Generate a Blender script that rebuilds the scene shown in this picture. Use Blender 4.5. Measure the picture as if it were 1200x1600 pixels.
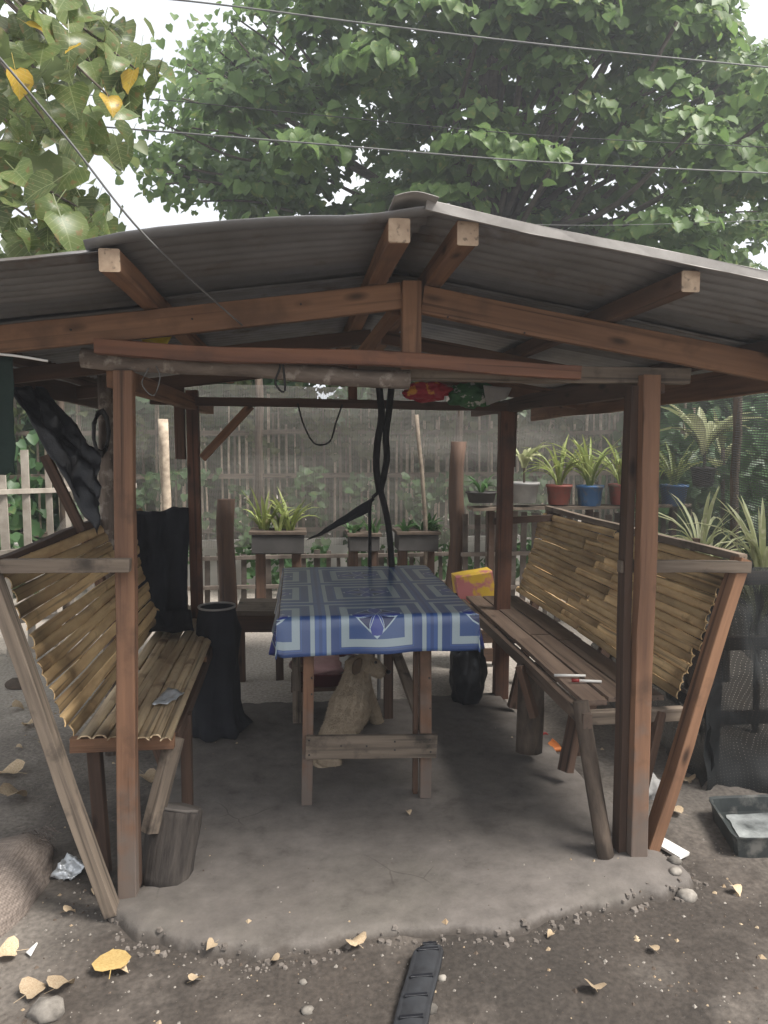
import bpy, bmesh, math, random
import numpy as np
from mathutils import Vector, Matrix, noise
R = math.radians
rnd = random.Random(11)
for o in list(bpy.data.objects): bpy.data.objects.remove(o)
scn = bpy.context.scene
COL = scn.collection

# ------------------------------------------------------------------ camera, sky, sun, exposure
YAW, PIT, HCAM, FPX = R(6.7), R(-5.2), 1.5, 1155.0
cam_d = bpy.data.cameras.new('camera'); cam = bpy.data.objects.new('camera', cam_d); COL.objects.link(cam)
cam.location = (0, 0, HCAM); cam.rotation_euler = (R(90) + PIT, 0, -YAW)
cam_d.sensor_fit = 'VERTICAL'; cam_d.sensor_height = 36; cam_d.lens = FPX / 1600 * 36
cam_d.clip_start = .05; cam_d.clip_end = 400
scn.camera = cam

w = bpy.data.worlds.new('World'); scn.world = w; w.use_nodes = True
nt = w.node_tree; nt.nodes.clear()
SUN_EL, SUN_AZ = R(56), R(120)            # high on the right, a little behind the camera
out = nt.nodes.new('ShaderNodeOutputWorld'); bg = nt.nodes.new('ShaderNodeBackground')
sky = nt.nodes.new('ShaderNodeTexSky'); sky.sky_type = 'NISHITA'; sky.sun_disc = False
sky.sun_elevation = SUN_EL; sky.sun_rotation = SUN_AZ; sky.dust_density = 3
tc = nt.nodes.new('ShaderNodeTexCoord'); no = nt.nodes.new('ShaderNodeTexNoise')
no.inputs['Scale'].default_value = 4.5; no.inputs['Detail'].default_value = 5; no.inputs['Roughness'].default_value = .55
ra = nt.nodes.new('ShaderNodeValToRGB')
ra.color_ramp.elements[0].position = .35; ra.color_ramp.elements[0].color = (4.9, 5.15, 5.6, 1)
ra.color_ramp.elements[1].position = .65; ra.color_ramp.elements[1].color = (8.6, 8.7, 8.8, 1)
mx = nt.nodes.new('ShaderNodeMix'); mx.data_type = 'RGBA'; mx.inputs[0].default_value = .9
bg.inputs['Strength'].default_value = .1
L = nt.links.new
L(tc.outputs['Generated'], no.inputs['Vector']); L(no.outputs[0], ra.inputs[0])
L(sky.outputs[0], mx.inputs[6]); L(ra.outputs[0], mx.inputs[7]); L(mx.outputs[2], bg.inputs[0]); L(bg.outputs[0], out.inputs[0])

sd = bpy.data.lights.new('sun', 'SUN'); sd.energy = 4.4; sd.angle = R(22); sd.color = (1, .96, .9)
so = bpy.data.objects.new('sun', sd); COL.objects.link(so)
sdir = Vector((math.sin(SUN_AZ) * math.cos(SUN_EL), math.cos(SUN_AZ) * math.cos(SUN_EL), math.sin(SUN_EL)))
so.rotation_euler = sdir.to_track_quat('Z', 'Y').to_euler()
so.location = sdir * 20
vs = scn.view_settings
vs.view_transform = 'Standard'; vs.look = 'None'; vs.exposure = 1.0; vs.gamma = 1; vs.use_curve_mapping = False
scn.render.resolution_x = 768; scn.render.resolution_y = 1024
scn.cycles.max_bounces = 8; scn.cycles.transparent_max_bounces = 24

# ------------------------------------------------------------------ helpers
_F = Vector((math.sin(YAW) * math.cos(PIT), math.cos(YAW) * math.cos(PIT), math.sin(PIT)))
_R = Vector((math.cos(YAW), -math.sin(YAW), 0)); _U = _R.cross(_F)
def at(px, py, X=None, Y=None, Z=None):
    """world point seen at a pixel of the 1200x1600 photograph on a given plane"""
    d = _F + _R * ((px - 600) / FPX) + _U * ((800 - py) / FPX)
    o = Vector((0, 0, HCAM))
    t = (X / d.x) if X is not None else (Y / d.y) if Y is not None else (Z - HCAM) / d.z
    return o + d * t

WORLD = {}
def reg(o, M, parent=None):
    COL.objects.link(o)
    if parent is not None:
        o.parent = parent; o.matrix_basis = WORLD[parent.name].inverted() @ M
    else:
        o.matrix_basis = M
    WORLD[o.name] = M
    return o
def tag(o, label=None, cat=None, group=None, kind=None):
    if label: o['label'] = label
    if cat: o['category'] = cat
    if group: o['group'] = group
    if kind: o['kind'] = kind
    return o
def thing(name, label, cat, loc, group=None):
    o = bpy.data.objects.new(name, None); o.empty_display_size = .1
    reg(o, Matrix.Translation(Vector(loc)))
    return tag(o, label, cat, group)
def obj(name, me, mat, parent=None, M=None, smooth=False):
    if mat and not me.materials: me.materials.append(mat)
    if smooth:
        me.polygons.foreach_set('use_smooth', [True] * len(me.polygons))
    return reg(bpy.data.objects.new(name, me), M if M is not None else (Matrix() if parent is None else Matrix()), parent)
def mesh(name, vs_, fs):
    me = bpy.data.meshes.new(name); me.from_pydata([tuple(v) for v in vs_], [], fs); me.update(); return me
def frame(a, b, up=(0, 0, 1), roll=0):
    a, b = Vector(a), Vector(b); x = (b - a).normalized(); u = Vector(up)
    if abs(x.dot(u)) > .97: u = Vector((0, 1, 0)) if abs(x.y) < .9 else Vector((1, 0, 0))
    y = u.cross(x).normalized(); z = x.cross(y)
    M = Matrix((x, y, z)).transposed().to_4x4(); M.translation = a
    return M @ Matrix.Rotation(roll, 4, 'X')
def prof(kind, w_, h_):
    if kind == 'box':
        c = min(w_, h_) * .06; W, Hh = w_ / 2, h_ / 2
        return [(-W + c, -Hh), (W - c, -Hh), (W, -Hh + c), (W, Hh - c), (W - c, Hh), (-W + c, Hh), (-W, Hh - c), (-W, -Hh + c)]
    if kind == 'round':
        n = 10
        return [(math.cos(i * 2 * math.pi / n) * w_ / 2, math.sin(i * 2 * math.pi / n) * h_ / 2) for i in range(n)]
    if kind == 'half':                                    # split bamboo, arched on top
        o_ = [(math.cos(math.pi * i / 6) * w_ / 2, math.sin(math.pi * i / 6) * h_) for i in range(7)]
        i_ = [(math.cos(math.pi * i / 3) * w_ * .40, math.sin(math.pi * i / 3) * h_ * .72) for i in range(3, -1, -1)]
        return o_ + i_
def beam(name, a, b, w_, h_, mat, parent=None, kind='box', up=(0, 0, 1), roll=0, wob=.0, taper=1, seg=1, nodes=0, extra=None):
    """a piece with its own axes: local X runs along it (grain follows)"""
    a, b = Vector(a), Vector(b); Ln = (b - a).length; P = prof(kind, w_, h_); n = len(P)
    s0 = rnd.random() * 100
    st = [Ln * i / seg for i in range(seg + 1)]
    if nodes:
        st = [0]; k = 0
        while st[-1] < Ln - .08:
            nd = st[-1] + nodes * (.8 + .4 * rnd.random())
            if nd > Ln - .03: break
            st += [nd - .010, nd, nd + .010]
        st.append(Ln)
    V, Fc = [], []
    for i, x in enumerate(st):
        t = x / Ln; s = 1 + (taper - 1) * t
        if nodes and i % 3 == 2 and 0 < i < len(st) - 1: s *= 1.09
        dy = noise.noise((x * 1.7, s0, 0)) * wob; dz = noise.noise((x * 1.7, 0, s0)) * wob
        for j, (y, z) in enumerate(P):
            e = noise.noise((x * 9, j * 3.1, s0)) * wob * .25 if wob else 0
            V.append((x + (0 if 0 < i < len(st) - 1 else (noise.noise((j * .7, s0, i)) * .004)), y * s + dy + e, z * s + dz + e))
    for i in range(len(st) - 1):
        for j in range(n):
            q = (j + 1) % n; Fc.append((i * n + j, i * n + q, (i + 1) * n + q, (i + 1) * n + j))
    if kind == 'half':
        for k, f in ((0, 1), ((len(st) - 1) * n, 0)):      # outer 0..6, inner 7..10 (reversed)
            m = [(0, 1, 9, 10), (1, 2, 9), (2, 3, 4, 8, 9), (4, 5, 8), (5, 6, 7, 8)]
            for q in m: q = [k + v for v in q]; Fc.append(tuple(q if f else q[::-1]))
    else:
        Fc.append(tuple(range(n))[::-1]); Fc.append(tuple((len(st) - 1) * n + j for j in range(n)))
    me = mesh(name, V, Fc)
    if kind != 'box':
        me.polygons.foreach_set('use_smooth', [len(p.vertices) == 4 for p in me.polygons])
    return obj(name, me, mat, parent, frame(a, b, up, roll))
def tube_mesh(name, pts, r, n=6, taper=1):
    pts = [Vector(p) for p in pts]; V, Fc = [], []
    for i, p in enumerate(pts):
        d = (pts[min(i + 1, len(pts) - 1)] - pts[max(i - 1, 0)]).normalized()
        u = Vector((0, 0, 1)) if abs(d.z) < .9 else Vector((1, 0, 0))
        y = u.cross(d).normalized(); z = d.cross(y); rr = r * (1 + (taper - 1) * i / (len(pts) - 1))
        for j in range(n):
            a = j * 2 * math.pi / n; V.append(p + y * math.cos(a) * rr + z * math.sin(a) * rr)
    for i in range(len(pts) - 1):
        for j in range(n):
            q = (j + 1) % n; Fc.append((i * n + j, i * n + q, (i + 1) * n + q, (i + 1) * n + j))
    Fc.append(tuple(range(n))[::-1]); Fc.append(tuple((len(pts) - 1) * n + j for j in range(n)))
    me = mesh(name, V, Fc); me.polygons.foreach_set('use_smooth', [True] * len(me.polygons)); return me
def curve_pts(pts, n=8):                                  # Catmull-Rom through points
    P = [Vector(p) for p in pts]; P = [P[0] * 2 - P[1]] + P + [P[-1] * 2 - P[-2]]; out_ = []
    for i in range(1, len(P) - 2):
        for k in range(n):
            t = k / n; a, b, c, d = P[i - 1:i + 3]
            out_.append(.5 * ((2 * b) + (c - a) * t + (2 * a - 5 * b + 4 * c - d) * t * t + (3 * b - a - 3 * c + d) * t ** 3))
    out_.append(P[-2]); return out_
def grid_mesh(name, nu, nv, fn):
    V = [fn(i / nu, j / nv) for j in range(nv + 1) for i in range(nu + 1)]
    Fc = [(j * (nu + 1) + i, j * (nu + 1) + i + 1, (j + 1) * (nu + 1) + i + 1, (j + 1) * (nu + 1) + i) for j in range(nv) for i in range(nu)]
    me = mesh(name, V, Fc); me.polygons.foreach_set('use_smooth', [True] * len(me.polygons)); return me
def solid(o, t, off=0):
    m = o.modifiers.new('thickness', 'SOLIDIFY'); m.thickness = t; m.offset = off; return o
def lathe_mesh(name, prof_, n=20, sx=1, sy=1):
    V = [(r * math.cos(2 * math.pi * j / n) * sx, r * math.sin(2 * math.pi * j / n) * sy, z) for r, z in prof_ for j in range(n)]
    Fc = [(i * n + j, i * n + (j + 1) % n, (i + 1) * n + (j + 1) % n, (i + 1) * n + j) for i in range(len(prof_) - 1) for j in range(n)]
    Fc.append(tuple(range(n))[::-1]); Fc.append(tuple((len(prof_) - 1) * n + j for j in range(n)))
    me = mesh(name, V, Fc); me.polygons.foreach_set('use_smooth', [len(p.vertices) == 4 for p in me.polygons]); return me
def blob_mesh(name, rx, ry, rz, amp=.2, sc=3, sub=3, seed=0, flat=None):
    bm = bmesh.new(); bmesh.ops.create_icosphere(bm, subdivisions=sub, radius=1)
    for v in bm.verts:
        k = 1 + amp * noise.noise(v.co * sc * .5 + Vector((seed * 7.1, seed, 0))) + amp * .5 * noise.noise(v.co * sc * 1.7 + Vector((seed, 3, seed)))
        v.co = Vector((v.co.x * rx, v.co.y * ry, v.co.z * rz)) * k
        if flat is not None and v.co.z < flat: v.co.z = flat
    me = bpy.data.meshes.new(name); bm.to_mesh(me); bm.free()
    me.polygons.foreach_set('use_smooth', [True] * len(me.polygons)); return me
T = Matrix.Translation
rl0 = random.Random(77)

# ------------------------------------------------------------------ materials
def mat(name, c1, c2=None, scale=(8, 8, 8), rough=.8, bump=.0, bscale=None, detail=6, vary=.0, spec=.3, metal=0, spots=None, trans=0, sub=None, seed=0):
    """noise mix of two (or three) base colours in object space; optional bump, per object variation, blotches"""
    m = bpy.data.materials.new(name); m.use_nodes = True; n_ = m.node_tree; N = n_.nodes; K = n_.links.new
    b = N['Principled BSDF']; b.inputs['Roughness'].default_value = rough; b.inputs['Specular IOR Level'].default_value = spec
    b.inputs['Metallic'].default_value = metal
    c2 = c2 or tuple(x * .7 for x in c1)
    tc_ = N.new('ShaderNodeTexCoord'); oi = N.new('ShaderNodeObjectInfo')
    add = N.new('ShaderNodeVectorMath'); add.operation = 'ADD'
    mul = N.new('ShaderNodeVectorMath'); mul.operation = 'SCALE'; mul.inputs[3].default_value = 37
    K(oi.outputs['Random'], mul.inputs[0]) if False else None
    cmb = N.new('ShaderNodeCombineXYZ')
    for i in range(3): K(oi.outputs['Random'], cmb.inputs[i])
    K(cmb.outputs[0], mul.inputs[0]); K(tc_.outputs['Object'], add.inputs[0]); K(mul.outputs[0], add.inputs[1])
    mp = N.new('ShaderNodeMapping'); mp.inputs['Scale'].default_value = scale; K(add.outputs[0], mp.inputs[0])
    nz = N.new('ShaderNodeTexNoise'); nz.inputs['Scale'].default_value = 1; nz.inputs['Detail'].default_value = detail; nz.inputs['Roughness'].default_value = .62
    K(mp.outputs[0], nz.inputs['Vector'])
    r_ = N.new('ShaderNodeValToRGB'); r_.color_ramp.elements[0].position = .32; r_.color_ramp.elements[1].position = .68
    r_.color_ramp.elements[0].color = (*c2, 1); r_.color_ramp.elements[1].color = (*c1, 1)
    K(nz.outputs[0], r_.inputs[0]); col = r_.outputs[0]
    if spots:
        c3, sc3, lo, hi = spots
        n3 = N.new('ShaderNodeTexNoise'); n3.inputs['Scale'].default_value = sc3; n3.inputs['Detail'].default_value = 5; n3.inputs['Roughness'].default_value = .6
        K(add.outputs[0], n3.inputs['Vector'])
        mr = N.new('ShaderNodeMapRange'); mr.inputs[1].default_value = lo; mr.inputs[2].default_value = hi; K(n3.outputs[0], mr.inputs[0])
        m3 = N.new('ShaderNodeMix'); m3.data_type = 'RGBA'; K(mr.outputs[0], m3.inputs[0]); K(col, m3.inputs[6]); m3.inputs[7].default_value = (*c3, 1); col = m3.outputs[2]
    if vary:
        hs = N.new('ShaderNodeHueSaturation'); mr = N.new('ShaderNodeMapRange'); mr.inputs[3].default_value = 1 - vary; mr.inputs[4].default_value = 1 + vary
        K(oi.outputs['Random'], mr.inputs[0]); K(mr.outputs[0], hs.inputs['Value']); K(col, hs.inputs['Color']); col = hs.outputs[0]
    K(col, b.inputs['Base Color'])
    if bump:
        bp = N.new('ShaderNodeBump'); bp.inputs['Strength'].default_value = 1; bp.inputs['Distance'].default_value = bump
        if bscale:
            n2 = N.new('ShaderNodeTexNoise'); n2.inputs['Scale'].default_value = bscale; n2.inputs['Detail'].default_value = 8; n2.inputs['Roughness'].default_value = .65
            K(add.outputs[0], n2.inputs['Vector']); K(n2.outputs[0], bp.inputs['Height'])
        else: K(nz.outputs[0], bp.inputs['Height'])
        K(bp.outputs[0], b.inputs['Normal'])
    if trans:
        tr = N.new('ShaderNodeBsdfTranslucent'); ms = N.new('ShaderNodeMixShader'); ms.inputs[0].default_value = trans
        K(col, tr.inputs[0]); K(b.outputs[0], ms.inputs[1]); K(tr.outputs[0], ms.inputs[2]); K(ms.outputs[0], N['Material Output'].inputs[0])
    return m
def leafmat(name, c1, c2, c3, rough=.45, trans=.35, sc=2.2, vary=.0):
    """clump-scale colour change (young, old, yellowing) plus light passing through"""
    m = mat(name, c1, c2, (sc, sc, sc), rough, spots=(c3, 9, .58, .68), trans=trans, spec=.4, vary=vary); return m
def netmat(name, c, freq, dens, seed=0, folds=True):
    m = bpy.data.materials.new(name); m.use_nodes = True; n_ = m.node_tree; N = n_.nodes; K = n_.links.new
    b = N['Principled BSDF']; b.inputs['Base Color'].default_value = (*c, 1); b.inputs['Roughness'].default_value = .7
    uv = N.new('ShaderNodeTexCoord'); sp = N.new('ShaderNodeSeparateXYZ'); K(uv.outputs['UV'], sp.inputs[0])
    nz = N.new('ShaderNodeTexNoise'); nz.inputs['Scale'].default_value = 1.3; nz.inputs['Detail'].default_value = 3; K(uv.outputs['UV'], nz.inputs['Vector'])
    def band(o_, fr, d):
        a = N.new('ShaderNodeMath'); a.operation = 'MULTIPLY'; a.inputs[1].default_value = fr; K(o_, a.inputs[0])
        f = N.new('ShaderNodeMath'); f.operation = 'FRACT'; K(a.outputs[0], f.inputs[0])
        g = N.new('ShaderNodeMath'); g.operation = 'LESS_THAN'; g.inputs[1].default_value = d; K(f.outputs[0], g.inputs[0]); return g.outputs[0]
    h = band(sp.outputs[1], freq[1], dens[1]); v = band(sp.outputs[0], freq[0], dens[0])
    mxm = N.new('ShaderNodeMath'); mxm.operation = 'MAXIMUM'; K(h, mxm.inputs[0]); K(v, mxm.inputs[1])
    mr = N.new('ShaderNodeMapRange'); mr.inputs[1].default_value = .3; mr.inputs[2].default_value = .7; mr.inputs[3].default_value = .75; mr.inputs[4].default_value = 1; K(nz.outputs[0], mr.inputs[0])
    ml = N.new('ShaderNodeMath'); ml.operation = 'MULTIPLY'; K(mxm.outputs[0], ml.inputs[0]); K(mr.outputs[0], ml.inputs[1])
    tr = N.new('ShaderNodeBsdfTransparent'); ms = N.new('ShaderNodeMixShader'); K(ml.outputs[0], ms.inputs[0]); K(tr.outputs[0], ms.inputs[1]); K(b.outputs[0], ms.inputs[2])
    K(ms.outputs[0], N['Material Output'].inputs[0]); return m

M_ = {}
M_['lumber'] = mat('brown_lumber', (.225, .120, .066), (.12, .062, .036), (1.6, 26, 26), .75, .0015, vary=.22, spots=((.09, .05, .03), 5, .56, .75))
M_['post'] = mat('post_lumber', (.205, .108, .062), (.10, .053, .033), (1.2, 22, 22), .7, .0016, vary=.12, spots=((.06, .035, .022), 4, .55, .72))
M_['redwood'] = mat('reddish_lumber', (.165, .075, .043), (.085, .040, .026), (1.6, 30, 30), .7, .001, vary=.15, spots=((.06, .035, .026), 5, .5, .7))
M_['darkwood'] = mat('dark_lumber', (.10, .058, .038), (.055, .034, .025), (1.6, 24, 24), .8, .0015, vary=.25)
M_['greywood'] = mat('weathered_wood', (.21, .165, .125), (.10, .078, .06), (2, 30, 30), .9, .002, vary=.2, spots=((.05, .04, .032), 7, .55, .7))
M_['dustpole'] = mat('dusty_pole', (.20, .16, .13), (.07, .052, .042), (5, 20, 20), .95, .004, spots=((.30, .26, .22), 16, .55, .66))
M_['endgrain'] = mat('sawn_end', (.40, .30, .21), (.27, .19, .13), (30, 30, 30), .85)
M_['bamboo'] = mat('split_bamboo', (.62, .44, .225), (.36, .23, .115), (3, 14, 14), .55, .0008, vary=.3, spots=((.20, .12, .055), 6, .58, .74))
M_['bambooS'] = mat('worn_bamboo_seat', (.52, .41, .26), (.31, .22, .135), (2.5, 24, 24), .55, .0008, vary=.2, spots=((.13, .075, .045), 5, .54, .68))
M_['seatdark'] = mat('worn_dark_plank', (.18, .13, .098), (.10, .068, .052), (1.5, 18, 18), .55, .001, vary=.25, spots=((.26, .20, .15), 4, .6, .75))
M_['log'] = mat('log_bark', (.12, .09, .068), (.05, .038, .03), (8, 26, 26), .95, .006)
M_['greylog'] = mat('grey_log', (.075, .063, .054), (.024, .020, .018), (5, 30, 30), .97, .012)
M_['tin'] = mat('galvanised_sheet', (.27, .27, .275), (.17, .165, .16), (3, 3, 3), .5, metal=.55, spots=((.13, .10, .08), 5, .56, .72), vary=.18)
M_['tinr'] = mat('bright_galvanised', (.45, .46, .47), (.30, .31, .32), (5, 3, 3), .4, metal=.6, vary=.15)
M_['tinedge'] = mat('weathered_zinc', (.36, .34, .32), (.22, .205, .19), (9, 9, 9), .7, .001, metal=.2)
M_['concrete'] = mat('rough_concrete', (.138, .122, .110), (.092, .080, .071), (1.6, 1.6, 1.6), .92, .004, bscale=26, spots=((.11, .098, .085), 1.9, .5, .7))
M_['soil'] = mat('packed_soil', (.066, .054, .045), (.034, .029, .025), (.9, .9, .9), .98, .010, bscale=22, spots=((.165, .140, .12), 1.3, .56, .75))
def age(key, knots=.75, dirt=False):
    n_ = M_[key].node_tree; N = n_.nodes; K = n_.links.new; b = N['Principled BSDF']; src = b.inputs['Base Color'].links[0].from_socket
    tc_ = N.new('ShaderNodeTexCoord'); oi = N.new('ShaderNodeObjectInfo'); ad = N.new('ShaderNodeVectorMath'); ad.operation = 'ADD'
    sc_ = N.new('ShaderNodeMath'); sc_.operation = 'MULTIPLY'; sc_.inputs[1].default_value = 53; K(oi.outputs['Random'], sc_.inputs[0])
    K(tc_.outputs['Object'], ad.inputs[0]); K(sc_.outputs[0], ad.inputs[1])
    mp = N.new('ShaderNodeMapping'); mp.inputs['Scale'].default_value = (3.5, 10, 10); K(ad.outputs[0], mp.inputs[0])
    vo = N.new('ShaderNodeTexVoronoi'); vo.inputs['Scale'].default_value = 1; K(mp.outputs[0], vo.inputs['Vector'])
    q = N.new('ShaderNodeMapRange'); q.inputs[1].default_value = .05; q.inputs[2].default_value = .17; q.inputs[3].default_value = 1 - knots; q.inputs[4].default_value = 1; K(vo.outputs['Distance'], q.inputs[0])
    # long checks along the grain
    m2 = N.new('ShaderNodeMapping'); m2.inputs['Scale'].default_value = (1.1, 60, 60); K(ad.outputs[0], m2.inputs[0])
    nz = N.new('ShaderNodeTexNoise'); nz.inputs['Scale'].default_value = 1; nz.inputs['Detail'].default_value = 3; K(m2.outputs[0], nz.inputs['Vector'])
    q2 = N.new('ShaderNodeMapRange'); q2.inputs[1].default_value = .30; q2.inputs[2].default_value = .42; q2.inputs[3].default_value = .45; q2.inputs[4].default_value = 1.05; K(nz.outputs[0], q2.inputs[0])
    ml = N.new('ShaderNodeMath'); ml.operation = 'MULTIPLY'; K(q.outputs[0], ml.inputs[0]); K(q2.outputs[0], ml.inputs[1]); v = ml.outputs[0]
    hs = N.new('ShaderNodeHueSaturation'); K(v, hs.inputs['Value']); K(src, hs.inputs['Color']); col = hs.outputs[0]
    if dirt:                                                 # splashed mud on the foot of the post
        sp = N.new('ShaderNodeSeparateXYZ'); K(tc_.outputs['Object'], sp.inputs[0]); n3 = N.new('ShaderNodeTexNoise'); n3.inputs['Scale'].default_value = 14; n3.inputs['Detail'].default_value = 6; K(ad.outputs[0], n3.inputs['Vector'])
        a_ = N.new('ShaderNodeMath'); a_.operation = 'MULTIPLY_ADD'; K(n3.outputs[0], a_.inputs[0]); a_.inputs[1].default_value = -.9; K(sp.outputs[0], a_.inputs[2])
        q3 = N.new('ShaderNodeMapRange'); q3.inputs[1].default_value = -.32; q3.inputs[2].default_value = .05; q3.inputs[3].default_value = .8; q3.inputs[4].default_value = 0; K(a_.outputs[0], q3.inputs[0])
        mx_ = N.new('ShaderNodeMix'); mx_.data_type = 'RGBA'; K(q3.outputs[0], mx_.inputs[0]); K(col, mx_.inputs[6]); mx_.inputs[7].default_value = (.13, .11, .095, 1); col = mx_.outputs[2]
    K(col, b.inputs['Base Color'])
def weave():
    n_ = M_['sack'].node_tree; N = n_.nodes; K = n_.links.new; b = N['Principled BSDF']; tc_ = N.new('ShaderNodeTexCoord'); hs = []
    for d in ('X', 'Y', 'Z'):
        wv = N.new('ShaderNodeTexWave'); wv.bands_direction = d; wv.inputs['Scale'].default_value = 38; wv.inputs['Distortion'].default_value = 1.5; K(tc_.outputs['Object'], wv.inputs['Vector']); hs.append(wv.outputs['Fac'])
    m1 = N.new('ShaderNodeMath'); m1.operation = 'ADD'; K(hs[0], m1.inputs[0]); K(hs[1], m1.inputs[1]); ml = N.new('ShaderNodeMath'); ml.operation = 'ADD'; K(m1.outputs[0], ml.inputs[0]); K(hs[2], ml.inputs[1])
    src = b.inputs['Base Color'].links[0].from_socket; v_ = N.new('ShaderNodeHueSaturation'); q = N.new('ShaderNodeMapRange'); q.inputs[2].default_value = 3; q.inputs[3].default_value = .6; q.inputs[4].default_value = 1.25
    K(ml.outputs[0], q.inputs[0]); K(q.outputs[0], v_.inputs['Value']); K(src, v_.inputs['Color']); K(v_.outputs[0], b.inputs['Base Color'])
for k_ in ('lumber', 'redwood', 'greywood', 'darkwood', 'seatdark'): age(k_)
age('post', .7, True); age('bamboo', .12); age('bambooS', .2); age('endgrain', .3)
def soil_patches():
    n_ = M_['soil'].node_tree; N = n_.nodes; K = n_.links.new; b = N['Principled BSDF']; src = b.inputs['Base Color'].links[0].from_socket
    tc_ = N.new('ShaderNodeTexCoord'); sp = N.new('ShaderNodeSeparateXYZ'); K(tc_.outputs['Object'], sp.inputs[0])
    nz = N.new('ShaderNodeTexNoise'); nz.inputs['Scale'].default_value = 1.6; nz.inputs['Detail'].default_value = 6; K(tc_.outputs['Object'], nz.inputs['Vector'])
    def m(op, a, b_):
        q = N.new('ShaderNodeMath'); q.operation = op
        for i, v in enumerate((a, b_)):
            if isinstance(v, (int, float)): q.inputs[i].default_value = v
            else: K(v, q.inputs[i])
        return q.outputs[0]
    wob = m('MULTIPLY', m('SUBTRACT', nz.outputs[0], .5), 2.2)
    far = m('ADD', sp.outputs[1], wob)                       # sandy swept yard beyond the shelter
    def rng(v, lo, hi):
        q = N.new('ShaderNodeMapRange'); q.inputs[1].default_value = lo; q.inputs[2].default_value = hi; K(v, q.inputs[0]); return q.outputs[0]
    side = m('ADD', m('ABSOLUTE', m('SUBTRACT', sp.outputs[0], .3), 0), wob)
    f = m('MAXIMUM', rng(far, 3.6, 4.6), m('MULTIPLY', rng(side, .9, 1.6), .45))
    mx_ = N.new('ShaderNodeMix'); mx_.data_type = 'RGBA'; K(f, mx_.inputs[0]); K(src, mx_.inputs[6]); mx_.inputs[7].default_value = (.36, .32, .28, 1)
    mp = N.new('ShaderNodeTexNoise'); mp.inputs['Scale'].default_value = 60; mp.inputs['Detail'].default_value = 4; K(tc_.outputs['Object'], mp.inputs['Vector'])
    q = N.new('ShaderNodeMapRange'); q.inputs[1].default_value = .3; q.inputs[2].default_value = .7; q.inputs[3].default_value = .72; q.inputs[4].default_value = 1.28; K(mp.outputs[0], q.inputs[0])
    hs = N.new('ShaderNodeHueSaturation'); K(mx_.outputs[2], hs.inputs['Color']); K(q.outputs[0], hs.inputs['Value']); K(hs.outputs[0], b.inputs['Base Color'])
soil_patches()
def concrete_cracks():
    n_ = M_['concrete'].node_tree; N = n_.nodes; K = n_.links.new; b = N['Principled BSDF']; src = b.inputs['Base Color'].links[0].from_socket
    tc_ = N.new('ShaderNodeTexCoord'); nz = N.new('ShaderNodeTexNoise'); nz.inputs['Scale'].default_value = 5; K(tc_.outputs['Object'], nz.inputs['Vector'])
    ad = N.new('ShaderNodeVectorMath'); ad.operation = 'MULTIPLY_ADD'; K(nz.outputs['Color'], ad.inputs[0]); ad.inputs[1].default_value = (.10, .10, .10); K(tc_.outputs['Object'], ad.inputs[2])
    vo = N.new('ShaderNodeTexVoronoi'); vo.feature = 'DISTANCE_TO_EDGE'; vo.inputs['Scale'].default_value = 3.1; K(ad.outputs[0], vo.inputs['Vector'])
    lt = N.new('ShaderNodeMapRange'); lt.inputs[1].default_value = .004; lt.inputs[2].default_value = .011; lt.inputs[3].default_value = 1; lt.inputs[4].default_value = 0; K(vo.outputs[0], lt.inputs[0])
    n2 = N.new('ShaderNodeTexNoise'); n2.inputs['Scale'].default_value = 2.3; K(tc_.outputs['Object'], n2.inputs['Vector'])
    g2 = N.new('ShaderNodeMapRange'); g2.inputs[1].default_value = .60; g2.inputs[2].default_value = .66; K(n2.outputs[0], g2.inputs[0])
    ml = N.new('ShaderNodeMath'); ml.operation = 'MULTIPLY'; K(lt.outputs[0], ml.inputs[0]); lt.inputs[3].default_value = .5; K(g2.outputs[0], ml.inputs[1])
    mx_ = N.new('ShaderNodeMix'); mx_.data_type = 'RGBA'; K(ml.outputs[0], mx_.inputs[0]); K(src, mx_.inputs[6]); mx_.inputs[7].default_value = (.045, .038, .032, 1)
    # dusty film with footprints-sized blotches and fine speckle
    n3 = N.new('ShaderNodeTexNoise'); n3.inputs['Scale'].default_value = 9; n3.inputs['Detail'].default_value = 8; n3.inputs['Roughness'].default_value = .7; K(tc_.outputs['Object'], n3.inputs['Vector'])
    q = N.new('ShaderNodeMapRange'); q.inputs[1].default_value = .3; q.inputs[2].default_value = .7; q.inputs[3].default_value = .75; q.inputs[4].default_value = 1.25; K(n3.outputs[0], q.inputs[0])
    hs = N.new('ShaderNodeHueSaturation'); K(mx_.outputs[2], hs.inputs['Color']); K(q.outputs[0], hs.inputs['Value'])
    sp = N.new('ShaderNodeSeparateXYZ'); K(tc_.outputs['Object'], sp.inputs[0]); a_ = N.new('ShaderNodeMath'); a_.operation = 'MULTIPLY_ADD'; K(n3.outputs[0], a_.inputs[0]); a_.inputs[1].default_value = .07; K(sp.outputs[2], a_.inputs[2])
    e_ = N.new('ShaderNodeMapRange'); e_.inputs[1].default_value = .008; e_.inputs[2].default_value = .030; e_.inputs[3].default_value = .9; e_.inputs[4].default_value = 0; K(a_.outputs[0], e_.inputs[0])
    m4 = N.new('ShaderNodeMix'); m4.data_type = 'RGBA'; K(e_.outputs[0], m4.inputs[0]); K(hs.outputs[0], m4.inputs[6]); m4.inputs[7].default_value = (.060, .050, .042, 1); K(m4.outputs[2], b.inputs['Base Color'])
concrete_cracks()
M_['pebble'] = mat('pebble', (.26, .235, .205), (.11, .098, .085), (30, 30, 30), .9, vary=.45)
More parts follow.
